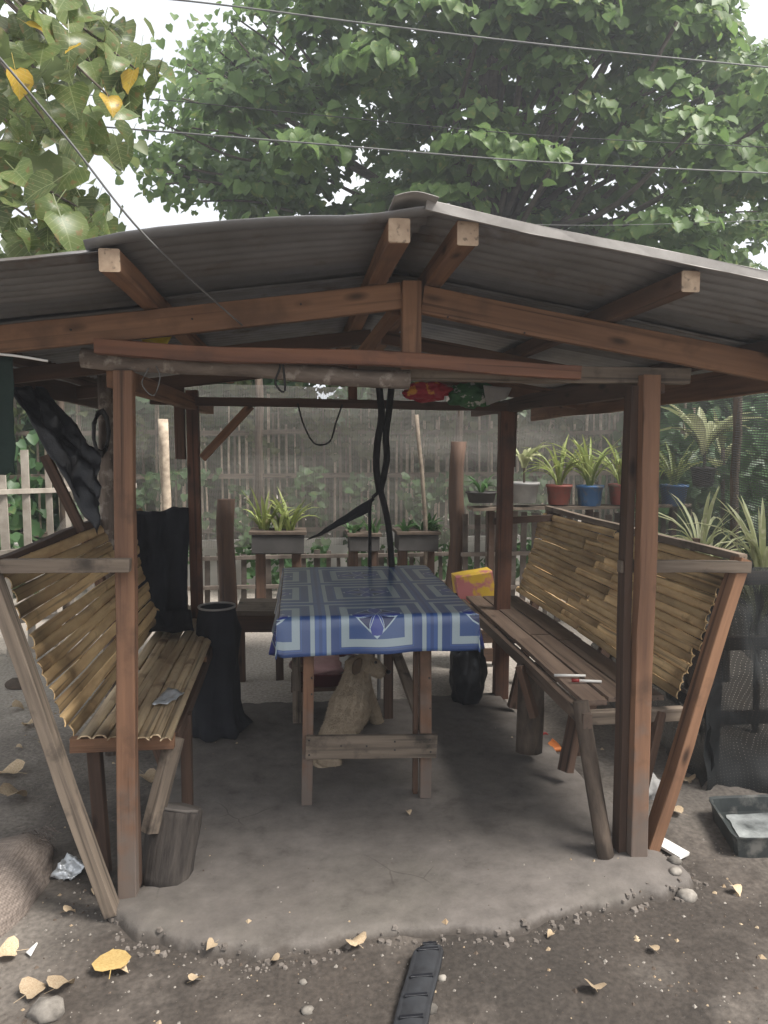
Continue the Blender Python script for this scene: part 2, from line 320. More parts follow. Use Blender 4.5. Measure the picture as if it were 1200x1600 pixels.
M_['dry'] = mat('dry_leaf', (.52, .42, .29), (.34, .235, .14), (18, 18, 18), .8, trans=.15, vary=.3)
M_['yellowleaf'] = mat('yellow_leaf', (.50, .36, .15), (.38, .25, .09), (14, 14, 14), .6, trans=.15)
M_['leafA'] = leafmat('big_tree_leaf', (.165, .255, .075), (.11, .19, .055), (.26, .29, .085), trans=.5)
M_['leafB'] = leafmat('near_tree_leaf', (.16, .19, .07), (.10, .14, .05), (.26, .25, .12), trans=.48, vary=.35)

def veined(key, base, vein):
    m = leafmat(key, *base[0], trans=base[1], vary=base[2]); n_ = m.node_tree; N = n_.nodes; K = n_.links.new; b = N['Principled BSDF']; src = b.inputs['Base Color'].links[0].from_socket
    tc_ = N.new('ShaderNodeTexCoord'); sp = N.new('ShaderNodeSeparateXYZ'); K(tc_.outputs['Object'], sp.inputs[0])
    def m_(op, a, b_=0.0):
        q = N.new('ShaderNodeMath'); q.operation = op
        for i, v in enumerate((a, b_)):
            if isinstance(v, (int, float)): q.inputs[i].default_value = v
            else: K(v, q.inputs[i])
        return q.outputs[0]
    ax = m_('ABSOLUTE', sp.outputs[0]); mid = m_('LESS_THAN', ax, .014)
    t = m_('SUBTRACT', sp.outputs[1], m_('MULTIPLY', ax, .75)); f = m_('ABSOLUTE', m_('SUBTRACT', m_('FRACT', m_('MULTIPLY', t, 6.5)), .5)); side = m_('LESS_THAN', f, .045)
    v = m_('MULTIPLY', m_('MAXIMUM', mid, side), .55)
    mx_ = N.new('ShaderNodeMix'); mx_.data_type = 'RGBA'; K(v, mx_.inputs[0]); K(src, mx_.inputs[6]); mx_.inputs[7].default_value = (*vein, 1)
    n3 = N.new('ShaderNodeTexNoise'); n3.inputs['Scale'].default_value = 4.5; n3.inputs['Detail'].default_value = 4; K(tc_.outputs['Object'], n3.inputs['Vector'])
    q = N.new('ShaderNodeMapRange'); q.inputs[1].default_value = .60; q.inputs[2].default_value = .66; q.inputs[4].default_value = .8; K(n3.outputs[0], q.inputs[0])
    m2 = N.new('ShaderNodeMix'); m2.data_type = 'RGBA'; K(q.outputs[0], m2.inputs[0]); K(mx_.outputs[2], m2.inputs[6]); m2.inputs[7].default_value = (.22, .15, .06, 1)
    K(m2.outputs[2], b.inputs['Base Color'])
    for x in N:
        if x.type == 'BSDF_TRANSLUCENT': K(m2.outputs[2], x.inputs[0])
    b.inputs['Roughness'].default_value = .35
    return m
M_['leafN'] = veined('near_single_leaf', (((.15, .185, .06), (.09, .135, .045), (.24, .24, .11)), .5, .45), (.30, .34, .16))
M_['leafY'] = veined('yellowing_leaf', (((.60, .42, .05), (.50, .30, .04), (.38, .33, .08)), .5, .1), (.66, .52, .20))
M_['hedge'] = leafmat('hedge_leaf', (.075, .15, .05), (.045, .10, .038), (.13, .17, .06), trans=.35)
M_['strap'] = leafmat('strap_leaf', (.30, .33, .11), (.17, .23, .07), (.46, .44, .22), trans=.35, vary=.3)
M_['pale'] = leafmat('pale_leaf', (.50, .50, .30), (.32, .36, .18), (.60, .58, .42), trans=.3, vary=.2)
M_['bark'] = mat('tree_bark', (.13, .105, .085), (.06, .05, .04), (5, 5, 18), .95, .01)
M_['blackplastic'] = mat('black_plastic_sheet', (.012, .013, .016), (.006, .006, .009), (6, 6, 6), .42, .006, bscale=14, spec=.5)
M_['blackcloth'] = mat('black_cloth', (.018, .019, .024), (.009, .009, .012), (6, 6, 6), .9, .004, bscale=30)
M_['rubber'] = mat('black_rubber', (.03, .032, .036), (.018, .018, .02), (20, 20, 20), .6, .001)
M_['rope'] = mat('dark_rope', (.022, .020, .020), (.008, .008, .008), (30, 30, 30), .85, .002)
M_['wire'] = mat('wire', (.18, .18, .17), (.10, .10, .10), (8, 8, 8), .6)
M_['wiredark'] = mat('dark_wire', (.03, .028, .026), (.015, .015, .015), (8, 8, 8), .6)
M_['red'] = mat('red_plastic', (.30, .035, .03), (.20, .02, .02), (6, 6, 6), .45, vary=.15)
M_['redpot'] = mat('red_pot', (.32, .10, .075), (.24, .07, .055), (6, 6, 6), .6, vary=.12, spots=((.16, .12, .09), 9, .5, .66))
M_['bluepot'] = mat('blue_pot', (.06, .16, .34), (.045, .12, .27), (6, 6, 6), .45, vary=.12, spots=((.16, .15, .13), 9, .52, .68))
M_['whitepot'] = mat('pale_planter', (.42, .41, .39), (.28, .27, .26), (6, 6, 6), .8)
M_['darkpot'] = mat('dark_planter', (.07, .065, .062), (.04, .037, .035), (6, 6, 6), .8)
M_['white'] = mat('white_board', (.72, .71, .68), (.6, .58, .54), (9, 9, 9), .7)
M_['foil'] = mat('silver_wrapper', (.62, .64, .66), (.38, .40, .42), (20, 20, 20), .3, .003, bscale=60, metal=.5)
M_['sack'] = mat('woven_sack', (.25, .205, .175), (.16, .13, .11), (60, 60, 120), .95, .003, bscale=90)
M_['basin'] = mat('maroon_basin', (.09, .014, .016), (.06, .008, .01), (4, 4, 4), .4)
M_['pink'] = mat('pink_cloth', (.62, .38, .36), (.5, .28, .27), (12, 12, 12), .9)
M_['orange'] = mat('orange_rubber', (.62, .20, .05), (.5, .14, .04), (12, 12, 12), .6)
M_['yellow'] = mat('yellow_plastic', (.60, .45, .03), (.45, .33, .03), (12, 12, 12), .5)
M_['greenbag'] = mat('green_bag', (.05, .17, .05), (.02, .07, .03), (12, 12, 12), .5, spots=((.5, .5, .45), 14, .6, .64))
M_['redbag'] = mat('red_bag', (.45, .03, .045), (.28, .02, .03), (12, 12, 12), .45, spots=((.65, .30, .04), 10, .56, .62))
M_['greencloth'] = mat('dark_green_cloth', (.02, .035, .028), (.012, .022, .018), (4, 4, 4), .9, .003, bscale=40)
M_['fur'] = mat('tan_fur', (.44, .35, .25), (.30, .235, .165), (14, 14, 40), .95, .004, bscale=110, spots=((.34, .28, .21), 4, .55, .7))
M_['furear'] = mat('ear_fur', (.12, .08, .05), (.07, .05, .035), (14, 14, 40), .95)
M_['furdark'] = mat('dark_nose', (.02, .016, .014), (.012, .01, .01), (10, 10, 10), .4)
M_['net'] = netmat('grey_shade_net', (.185, .168, .15), (70, 95), (.16, .30))
M_['netdark'] = netmat('black_shade_net', (.075, .072, .07), (30, 62), (.25, .56))
M_['netblack'] = netmat('dense_black_net', (.016, .018, .018), (60, 80), (.85, .84))
M_['stake'] = mat('bamboo_stake', (.46, .38, .29), (.20, .155, .12), (14, 14, 2), .85, .002, vary=.6)
M_['pick_silhouette'] = mat('silhouette_picket', (.17, .14, .118), (.085, .07, .058), (10, 10, 2), .85, .002, vary=.4)  # backlit silhouette tone put into the picket colour
M_['pick'] = mat('picket_board', (.40, .36, .31), (.25, .215, .18), (10, 10, 2), .85, .002, vary=.35)
M_['nail'] = mat('nail', (.035, .03, .028), (.02, .018, .016), (30, 30, 30), .6)
M_['palewall'] = mat('pale_wall', (.55, .53, .50), (.42, .40, .37), (.8, .8, .8), .95)

weave()

# ------------------------------------------------------------------ ground and slab
def axis(lo, hi, a, b, fine, coarse):
    x = [lo]
    while x[-1] < hi:
        c = x[-1]; st = fine if a <= c < b else min(coarse, max(fine, min(abs(c - a), abs(c - b)) * .25 + fine))
        x.append(c + st)
    return x
def soil_z(x, y):
    n1 = noise.noise((x * .9, y * .9, 3)) * .03; n2 = noise.noise((x * 5, y * 5, 1)) * .010 + noise.noise((x * 17, y * 17, 5)) * .004
    return -.034 + n1 * .6 + n2
xs = axis(-60, 60, -2.2, 3.0, .035, 8); ys = axis(-30, 90, .9, 4.6, .035, 8)
V = [(x, y, soil_z(x, y)) for y in ys for x in xs]; nx = len(xs)
g = obj('ground', mesh('ground', V, [(j * nx + i, j * nx + i + 1, (j + 1) * nx + i + 1, (j + 1) * nx + i) for j in range(len(ys) - 1) for i in range(nx - 1)]), M_['soil'], smooth=True)
tag(g, 'dark packed soil yard strewn with grit and leaves', None, None, 'structure')

poly = np.array([(-.50, 2.24), (-.34, 2.18), (-.19, 2.15), (.0, 2.10), (.17, 2.135), (.46, 2.165), (.70, 2.16), (.9, 2.215), (1.23, 2.25), (1.33, 2.33), (1.32, 2.6), (1.29, 3.0),
                 (1.26, 3.58), (1.22, 3.95), (1.17, 4.27), (.6, 4.27), (-.30, 4.27), (-.60, 4.22), (-.62, 3.75), (-.58, 3.2), (-.52, 2.8), (-.50, 2.5), (-.62, 2.40)])
def sdist(px, py):
    d = np.full(px.shape, 1e9); ins = np.zeros(px.shape, bool); n = len(poly)
    for i in range(n):
        a, b = poly[i], poly[(i + 1) % n]; e = b - a
        t = np.clip(((px - a[0]) * e[0] + (py - a[1]) * e[1]) / (e @ e), 0, 1)
        d = np.minimum(d, np.hypot(px - a[0] - t * e[0], py - a[1] - t * e[1]))
        c = ((a[1] > py) != (b[1] > py)); xi = a[0] + (py - a[1]) / (b[1] - a[1] + 1e-12) * e[0]; ins ^= (c & (px < xi))
    return np.where(ins, d, -d)
GS = .0085
gx = np.arange(-.75, 1.5, GS); gy = np.arange(2.0, 4.4, GS); GX, GY = np.meshgrid(gx, gy)
SD = sdist(GX, GY)
Zs = np.zeros_like(SD)
for j in range(len(gy)):
    for i in range(len(gx)):
        x, y = gx[i], gy[j]
        if SD[j, i] > -.12:
            s = SD[j, i] + .050 * noise.noise((x * 4, y * 4, 0)) + .022 * noise.noise((x * 11, y * 11, 2)) + .007 * noise.noise((x * 27, y * 27, 2))
            SD[j, i] = s
            z = .006 * noise.noise((x * 2.2, y * 2.2, 9)) + .0022 * noise.noise((x * 14, y * 14, 9))
            z += .028 * math.exp(-((x - 1.18) ** 2 + (y - 2.38) ** 2) / .022) + .014 * math.exp(-((x + .52) ** 2 + (y - 2.33) ** 2) / .02)
            if s < .05: z -= .007 * ((.05 - max(s, 0)) / .05) ** 2 * (1 + noise.noise((x * 9, y * 9, 4)))
            if s < .002: z -= .055 * min(1, (.002 - s) / .024)
            Zs[j, i] = z
idx = -np.ones(SD.shape, int); V = []; Fc = []
keep = SD > -.05
for j in range(len(gy) - 1):
    for i in range(len(gx) - 1):
        if keep[j, i] and keep[j, i + 1] and keep[j + 1, i] and keep[j + 1, i + 1]:
            f = []
            for (b, a) in ((j, i), (j, i + 1), (j + 1, i + 1), (j + 1, i)):
                if idx[b, a] < 0: idx[b, a] = len(V); V.append((gx[a], gy[b], Zs[b, a]))
                f.append(int(idx[b, a]))
            Fc.append(f)
o = obj('concrete_floor', mesh('concrete_floor', V, Fc), M_['concrete'], smooth=True)
tag(o, 'rough poured concrete floor with a crumbling uneven edge under the shelter', None, None, 'structure')
# hairline cracks lie on the slab near the right post: thin recessed-looking fillets of grit
def floor_z(x, y):
    i = int(round((x + .75) / GS)); j = int(round((y - 2.0) / GS))
    if 0 <= i < len(gx) and 0 <= j < len(gy) and SD[j, i] > -.02: return float(Zs[j, i])
    return soil_z(x, y)

# ------------------------------------------------------------------ the open shelter
FY, BY = 2.426, 4.25
LX, RX = -.545, 1.195
sh = thing('wooden_shelter', 'open timber shelter with corrugated metal roof standing over the concrete floor', 'shelter', (.33, 3.3, 0))
RIDX, RZ = .355, 2.015
SL, SR = .128, .168
def rz(x, y=0): return RZ - (RIDX - x) * SL if x < RIDX else RZ - (x - RIDX) * SR      # top of the rafters
X_EL, X_ER = -1.25, 1.80
lum, red, dk, gr = M_['lumber'], M_['redwood'], M_['darkwood'], M_['greywood']
# posts
beam('post', (LX - .030, FY, -.05), (LX + .010, FY, 1.73), .060, .050, M_['post'], sh, wob=.006, seg=10)
beam('post', (LX - .012, FY + .06, .0), (LX - .02, FY + .06, 1.70), .026, .04, dk, sh, wob=.01, seg=8)
beam('post', (RX + .012, FY, -.02), (RX + .004, FY, 1.735), .062, .050, M_['post'], sh, wob=.010, seg=12)
beam('post', (RX - .034, FY + .045, .0), (RX - .044, FY + .045, 1.70), .028, .06, dk, sh, wob=.01, seg=8)
beam('post', (LX - .03, BY, -.02), (LX - .03, BY, 1.80), .065, .06, red, sh, wob=.004, seg=6)
beam('post', (1.205, BY - .02, -.02), (1.215, BY - .02, 1.72), .085, .065, red, sh, wob=.006, seg=8)
beam('post', (1.265, BY + .05, 1.37), (1.27, BY + .05, 1.75), .05, .05, dk, sh, wob=.004, seg=3)
beam('post', (LX - .105, BY + .03, 1.42), (LX - .105, BY + .03, 1.82), .055, .05, dk, sh, wob=.004, seg=3)
p0 = at(165, 700, Y=3.7)
beam('pole', (p0.x - .02, 3.7, -.05), (p0.x + .01, 3.7, 1.84), .072, .072, M_['dustpole'], sh, kind='round', wob=.03, seg=9)
# front truss
def rafter(y, xa, xb, hgt, m, w_=.035):
    n_ = Vector((0, 0, -hgt / 2))
    beam('rafter', Vector((xa, y, rz(xa))) + n_, Vector((xb, y, rz(xb))) + n_, w_, hgt, m, sh, wob=.006, seg=10)
rafter(FY - .03, RIDX - .02, X_EL, .082, lum); rafter(FY - .03, RIDX + .05, X_ER, .088, lum)
beam('king_post', (RIDX + .012, FY - .045, 1.745), (RIDX + .012, FY - .045, RZ + .0), .062, .045, lum, sh, seg=3, wob=.002)
beam('tie_beam', at(150, 541, Y=FY - .07) , at(905, 580, Y=FY - .07), .05, .045, red, sh, wob=.012, seg=12)
beam('lintel', at(128, 560, Y=FY), at(640, 592, Y=FY), .06, .06, M_['dustpole'], sh, kind='round', wob=.02, seg=14)
beam('lintel', at(560, 578, Y=FY + .05), at(1075, 590, Y=FY + .03), .055, .055, gr, sh, wob=.012, seg=14)
beam('brace', at(560, 560, Y=FY + .3), at(618, 486, Y=FY), .035, .03, lum, sh, seg=2)
# side plates
for (xa, h_) in ((LX - .03, .07), (RX + .05, .075)):
    beam('side_beam', (xa, FY + .03, 1.715), (xa, 5.15, 1.735), .045, h_, dk if xa > 0 else lum, sh, wob=.01, seg=12)
# rear truss
rafter(BY + .02, RIDX - .02, X_EL, .07, dk); rafter(BY + .02, RIDX + .03, X_ER, .085, lum)
beam('tie_beam', (LX - .25, BY - .035, 1.745), (1.30, BY - .035, 1.715), .04, .048, dk, sh, wob=.006, seg=8)
beam('king_post', at(551, 628, Y=BY), at(551, 560, Y=BY), .05, .04, red, sh, seg=2)
beam('brace', at(316, 716, Y=BY - .02), at(392, 634, Y=BY - .02), .04, .045, lum, sh, seg=3)
rafter(3.35, RIDX - .02, X_EL, .06, dk); rafter(3.35, RIDX + .03, X_ER, .06, dk)
# purlins, running away from the front edge
def purlin(px, m=lum, w_=.055, h_=.06, y0=1.90, dz=0):
    z = rz(px) + h_ / 2 + .004 + dz
    beam('purlin', (px, y0, z), (px, 5.15, z), w_, h_, m, sh, wob=.008, seg=14)
    e = beam('purlin_end', (px, y0 - .002, z), (px, y0 + .001, z), w_ * 1.0, h_ * 1.0, M_['endgrain'], sh)
purlin(.262); purlin(.438); purlin(1.042, dk, .05, .055); purlin(-.445, lum, .05, .055); purlin(X_ER - .16, dk, .05, .055); purlin(X_EL + .1, dk)
beam('fascia', (X_ER - .12, 2.1, rz(X_ER) - .03), (X_ER - .14, 5.1, rz(X_ER) - .045), .03, .11, lum, sh, wob=.012, seg=12)
beam('fascia', (X_EL + .04, 2.1, rz(X_EL) - .03), (X_EL + .04, 5.1, rz(X_EL) - .04), .03, .1, dk, sh, wob=.012, seg=12)
# corrugated sheets
def sheet(x0, x1, y0, y1, lift, m, edge_w=0, seed=0, amp=.008):
    pitch = .072; nv = int((y1 - y0) / pitch * 6); nu = 10
    def fn(u, v):
        x = x0 + (x1 - x0) * u; y = y0 + (y1 - y0) * v
        z = rz(x) + .066 + lift + amp * 1.25 * math.cos(2 * math.pi * y / pitch)
        k = max(0, 1 - (y - y0) / .45) if edge_w else 0
        z += edge_w * k * noise.noise((x * 2.6 + seed, seed, 0)) + .004 * noise.noise((x * 3, y * 3, seed))
        y += (edge_w * .5 + .008) * noise.noise((x * 4, seed, 1)) * (1 if v < .05 else 0)
        return (x, y, z)
    o_ = obj('roof_sheet', grid_mesh('roof_sheet', nu, nv, fn), m, sh); solid(o_, .0015); return o_
for side in (0, 1):
    y = 1.88
    for k in range(5):
        ln = .72; m = M_['tin'] if (k + side) % 4 != 3 else M_['tinr']
        lf = .0 if k % 2 else .010
        if side: sheet(RIDX - .03, X_ER + .12, y, y + ln + .05, lf, m, .010 if k == 0 else 0, k)
        else:
            sheet(RIDX + .03, -.50, y, y + ln + .05, lf + .004, m, .022 if k == 0 else 0, 7 + k)
            sheet(-.46, X_EL - .12, y + .02, y + ln + .05, lf - .014, M_['tin'], .018 if k == 0 else 0, 17 + k)
        y += ln - .06
# light grey strip along the right verge, and ridge cap
beam('verge_trim', (RIDX - .03, 1.872, rz(RIDX) + .078), (X_ER + .12, 1.872, rz(X_ER + .12) + .078), .010, .024, M_['tinedge'], sh, wob=.010, seg=24)
def cap(u, v):
    a = -1 + 2 * u; x = RIDX - .06 + a * .055; z = rz(RIDX) + .096 - abs(a) ** 1.6 * .014 + .006 * noise.noise((x * 9, v * 20, 0)); return (x, 1.83 + v * 3.4, z)
solid(obj('ridge_cap', grid_mesh('ridge_cap', 10, 30, cap), M_['tinedge'], sh), .002)
# nails on the visible boards
for (px, py) in ((700, 495), (820, 520), (470, 475), (300, 498), (110, 515)):
    a = at(px, py, Y=FY - .052); beam('nail', a, a + Vector((0, .01, 0)), .006, .006, M_['nail'], sh, kind='round')

# ------------------------------------------------------------------ benches
def lerp(a, b, t): return Vector(a) + (Vector(b) - Vector(a)) * t
BB = M_['bamboo']
bl = thing('bamboo_bench', 'bamboo slat bench with pale split bamboo seat by the left posts', 'bench', (-.55, 3.5, -.05), 'bamboo benches built along the sides of the shelter')
Ya, Yb = 2.50, 4.55
bt, bb_ = Vector((-.94, 0, 1.12)), Vector((-.735, 0, .55))
nsl = 13
for k in range(nsl):
    t = (k + .5) / nsl; p = lerp(bb_, bt, t); jz = rnd.uniform(-.005, .005)
    yn = Ya - .07 + rnd.uniform(-.03, .02)
    a = Vector((p.x, yn, p.z + jz + rnd.uniform(-.006, .006))); b = Vector((p.x, Yb, p.z + jz + rnd.uniform(-.006, .006)))
    beam('back_slat', a, b, .044, .009, BB, bl, kind='half', up=(1, 0, .36), wob=.012, nodes=.28)
st_x = [-.725, -.675, -.625, -.575, -.528, -.488, -.452]
for k, x in enumerate(st_x):
    x2 = x + .0
    beam('seat_slat', (x2, Ya + rnd.uniform(-.02, .03), .505), (x2 - .015, Yb + .03 + rnd.uniform(-.02, .02), .505), .050 if k < 5 else .040, .014, M_['bambooS'], bl, kind='half', wob=.008, nodes=.32)
beam('back_leg', at(175, 1425, Y=2.36), Vector((-.93, 2.36, 1.11)), .062, .04, gr, bl, wob=.01, seg=8)
beam('back_leg', (-.60, 4.42, -.06), (-.96, 4.42, 1.12), .06, .04, gr, bl, wob=.01, seg=6)
beam('back_leg', (-.62, 3.45, -.06), (-.96, 3.45, 1.10), .05, .04, dk, bl, wob=.01, seg=6)
beam('armrest', at(3, 884, Y=2.37), at(203, 884, Y=2.37), .035, .042, gr, bl, wob=.006, seg=6)
beam('armrest', (-.97, 4.44, 1.08), (-.57, 4.44, 1.08), .035, .05, dk, bl, wob=.004, seg=4)
beam('top_rail', (-.955, 2.36, 1.125), (-.965, 4.5, 1.135), .03, .035, dk, bl, wob=.008, seg=8)
for y in (2.56, 3.5, 4.4): beam('crossbar', (-.78, y, .475), (-.435, y, .475), .035, .05, M_['lumber'], bl, wob=.004, seg=4)
beam('front_rail', (-.445, 2.62, .455), (-.455, 4.5, .455), .03, .05, dk, bl, wob=.008, seg=8)
beam('leg', at(235, 1300, Y=2.52), (-.44, 2.60, .47), .045, .055, gr, bl, wob=.006, seg=5)
beam('leg', (-.44, 2.86, -.05), (-.44, 2.86, .46), .04, .045, dk, bl, wob=.006, seg=4)
beam('leg', (-.46, 4.35, -.05), (-.46, 4.35, .46), .05, .05, dk, bl, seg=4)
beam('leg', (-.70, 2.62, -.05), (-.72, 2.62, .46), .045, .045, dk, bl, seg=4)

br = thing('bamboo_bench', 'bench with dark plank seat and tight bamboo slat backrest by the right posts', 'bench', (1.3, 3.5, -.05), 'bamboo benches built along the sides of the shelter')
Ya, Yb = 2.58, 4.60
def qt(y): return Vector((1.60 + (y - 2.6) * -.01, y, 1.065))
def qb(y): return Vector((1.42, y, .545))
nsl = 16
for k in range(nsl):
    t = (k + .5) / nsl; p = lerp(qb(Ya), qt(Ya), t); q = lerp(qb(Yb), qt(Yb), t)
    p.y += rnd.uniform(-.03, .02) - .02; q.y += rnd.uniform(-.03, .03)
    cut = rnd.uniform(.35, .65); mid = lerp(p, q, cut); j = Vector((0, 0, rnd.uniform(-.004, .004)))
    beam('back_slat', q + j, mid + Vector((0, .004, 0)), .037, .012, BB, br, kind='half', up=(-1, 0, .34), wob=.008, nodes=.22)
    beam('back_slat', mid - Vector((0, .004, 0)), p - j, .037, .012, BB, br, kind='half', up=(-1, 0, .34), wob=.008, nodes=.22)
for k, (x0, x1, y0, y1) in enumerate(((1.075, 1.18, 3.55, 4.62), (1.18, 1.29, 3.62, 4.60), (1.29, 1.415, 3.5, 4.60), (1.075, 1.175, 2.64, 3.545), (1.18, 1.288, 2.66, 3.61), (1.292, 1.41, 2.65, 3.49))):
    xm = (x0 + x1) / 2; beam('seat_plank', (xm, y0, .515 + .003 * (k % 3)), (xm, y1, .515 + .003 * (k % 2)), x1 - x0 - .006, .02, M_['seatdark'], br, wob=.004, seg=6)
beam('front_rail', (1.06, 2.55, .478), (1.055, 4.62, .478), .035, .055, M_['seatdark'], br, wob=.006, seg=8)
for y in (2.60, 3.1, 3.75, 4.5): beam('crossbar', (1.06, y, .475), (1.46, y, .475), .035, .05, gr, br, wob=.004, seg=4)
beam('crossbar', (1.08, 2.70, .505), (1.42, 2.70, .505), .03, .014, M_['bambooS'], br, kind='half', seg=4)
beam('back_leg', (1.275, 2.50, -.05), (1.60, 2.50, 1.09), .07, .042, lum, br, wob=.010, seg=10)
beam('back_leg', (1.40, 4.5, -.05), (1.60, 4.5, 1.08), .05, .05, dk, br, seg=5)
beam('back_leg', (1.36, 3.4, -.05), (1.62, 3.4, 1.06), .05, .04, dk, br, seg=5)
beam('armrest', at(968, 884, Y=2.47), at(1170, 887, Y=2.47), .03, .042, gr, br, wob=.008, seg=7)
beam('armrest', (1.20, 4.42, 1.03), (1.62, 4.42, 1.05), .03, .04, dk, br, seg=4)
beam('top_rail', (1.615, 2.5, 1.085), (1.61, 4.62, 1.09), .03, .03, gr, br, wob=.008, seg=8)
beam('leg', at(948, 1345, Y=2.44), at(908, 1095, Y=2.60), .062, .058, M_['log'], br, kind='round', wob=.012, seg=6)
beam('leg', at(978, 1330, Y=2.50), at(975, 1110, Y=2.6), .05, .05, M_['log'], br, kind='round', wob=.02, seg=6)
beam('leg', at(884, 1205, Y=3.05), at(905, 1100, Y=3.1), .055, .05, dk, br, wob=.006, seg=4)
beam('leg', at(825, 1172, Y=3.30), at(828, 1040, Y=3.30), .13, .12, M_['log'], br, kind='round', wob=.02, seg=6)
beam('leg', at(800, 1105, Y=3.95), at(818, 1030, Y=3.95), .05, .04, dk, br, seg=4)
beam('strut', at(835, 1120, Y=3.2), at(812, 1040, Y=3.25), .045, .03, dk, br, seg=2)
beam('leg', at(985, 1300, Y=2.55), at(1030, 1110, Y=2.6), .045, .04, dk, br, seg=4)

# ------------------------------------------------------------------ table
tb = thing('wooden_table', 'long wooden table on nailed lumber legs in the middle of the floor', 'table', (.3, 3.6, 0))
TW = M_['lumber']
tl, trr, tz = -.085, .700, .800
fl, fr_ = at(480, 1258, Z=0), at(664, 1246, Z=0)
beam('leg', (fl.x, 3.0, 0), (fl.x + .015, 3.03, tz - .03), .045, .038, M_['post'], tb, wob=.004, seg=6)
beam('leg', (fr_.x, 3.0, 0), (fr_.x + .005, 3.03, tz - .03), .048, .038, M_['post'], tb, wob=.004, seg=6)
beam('leg', (fr_.x - .035, 3.045, 0), (fr_.x - .03, 3.06, tz - .03), .02, .035, dk, tb, seg=3)
beam('leg', (-.015, 3.92, 0), (-.015, 3.95, tz - .03), .045, .04, gr, tb, seg=4)
beam('leg', (.485, 3.93, 0), (.49, 3.95, tz - .03), .05, .04, dk, tb, seg=4)
ra_, rb_ = at(478, 1167, Y=2.975), at(682, 1165, Y=2.975)
beam('rail', ra_, rb_, .022, .098, gr, tb, wob=.003, seg=5)
beam('rail', (fl.x, 3.03, tz - .05), (fr_.x, 3.03, tz - .05), .022, .07, gr, tb, seg=3)
beam('rail', (0, 3.95, tz - .05), (.5, 3.95, tz - .05), .022, .07, gr, tb, seg=3)
beam('brace', at(664, 1140, Y=3.04), (.50, 3.88, .44), .05, .028, gr, tb, seg=3)
for k in range(5): beam('tabletop_board', (tl + .08 + k * .16, 2.985, tz - .012), (tl + .08 + k * .16, 4.18, tz - .012), .154, .02, gr, tb, wob=.003, seg=5)
for (px, py) in ((533, 1166), (617, 1159), (617, 1172), (573, 1166), (487, 1060), (487, 1085), (487, 1125), (483, 1157), (483, 1180), (672, 1107), (672, 1125), (672, 1156), (673, 1175), (671, 1060)):
    a = at(px, py, Y=2.962 if 1150 < py < 1185 else 2.995); beam('nail', a, a + Vector((0, .012, 0)), .008, .008, M_['nail'], tb, kind='round')

# cloth: printed pattern on an oilcloth, draped with folds at the corners
def cloth_img():
    n = 512; yy, xx = np.mgrid[0:n, 0:n] / n - .5                # one repeat, .46 m
    X_, Y_ = xx * .46, yy * .46; d = np.maximum(abs(X_), abs(Y_))
    blue = np.array((.030, .065, .19)); pale = np.array((.30, .37, .40)); navy = np.array((.010, .018, .085)); mid = np.array((.045, .10, .27))
    im = np.ones((n, n, 3)) * blue
    def put(m, c): im[m] = c
    put((d > .208), mid); put((d > .223), blue)
    put((d > .188) & (d < .206), pale)
    put((d > .150) & (d < .153), mid)
    put((d > .114) & (d < .146), pale)
    put(d < .114, mid * .8)
    r = abs(X_) + abs(Y_)
    put((r < .112), navy)
    put((r > .106) & (r < .113), pale * 1.3)
    th = np.arctan2(Y_, X_); rr = np.hypot(X_, Y_)
    pet = np.abs(np.cos(th * 2)) * .095 + .008
    put((rr < pet) & (rr < .1), np.array((.03, .05, .26)))
    put((np.abs(rr - pet) < .003) & (r < .108), pale * 1.5)
    for a in range(8):
        t_ = a * math.pi / 4 + math.pi / 8; dd = np.abs(-math.sin(t_) * X_ + math.cos(t_) * Y_)
        put((dd < .0014) & (r < .108) & (np.cos(th - t_) > 0), pale * 1.3)
    rs = np.random.RandomState(3); im *= (1 + .12 * (rs.rand(n, n, 1) - .5))
    img = bpy.data.images.new('printed_tile_pattern', n, n, float_buffer=True); img.colorspace_settings.name = 'Non-Color'
    px = np.ones((n, n, 4), np.float32); px[..., :3] = im; img.pixels.foreach_set(px.ravel()); img.pack(); return img
mc = bpy.data.materials.new('printed_oilcloth'); mc.use_nodes = True; N = mc.node_tree.nodes
b = N['Principled BSDF']; b.inputs['Roughness'].default_value = .30; b.inputs['Specular IOR Level'].default_value = .65; b.inputs['Coat Weight'].default_value = .35; b.inputs['Coat Roughness'].default_value = .22
ti = N.new('ShaderNodeTexImage'); ti.image = cloth_img(); uvn = N.new('ShaderNodeUVMap'); mc.node_tree.links.new(uvn.outputs[0], ti.inputs[0])
mc.node_tree.links.new(ti.outputs[0], b.inputs['Base Color'])
cx, y0c, y1c = (tl + trr) / 2 + .02, 2.965, 4.20
HW = (trr - tl) / 2 + .012; DR = .155
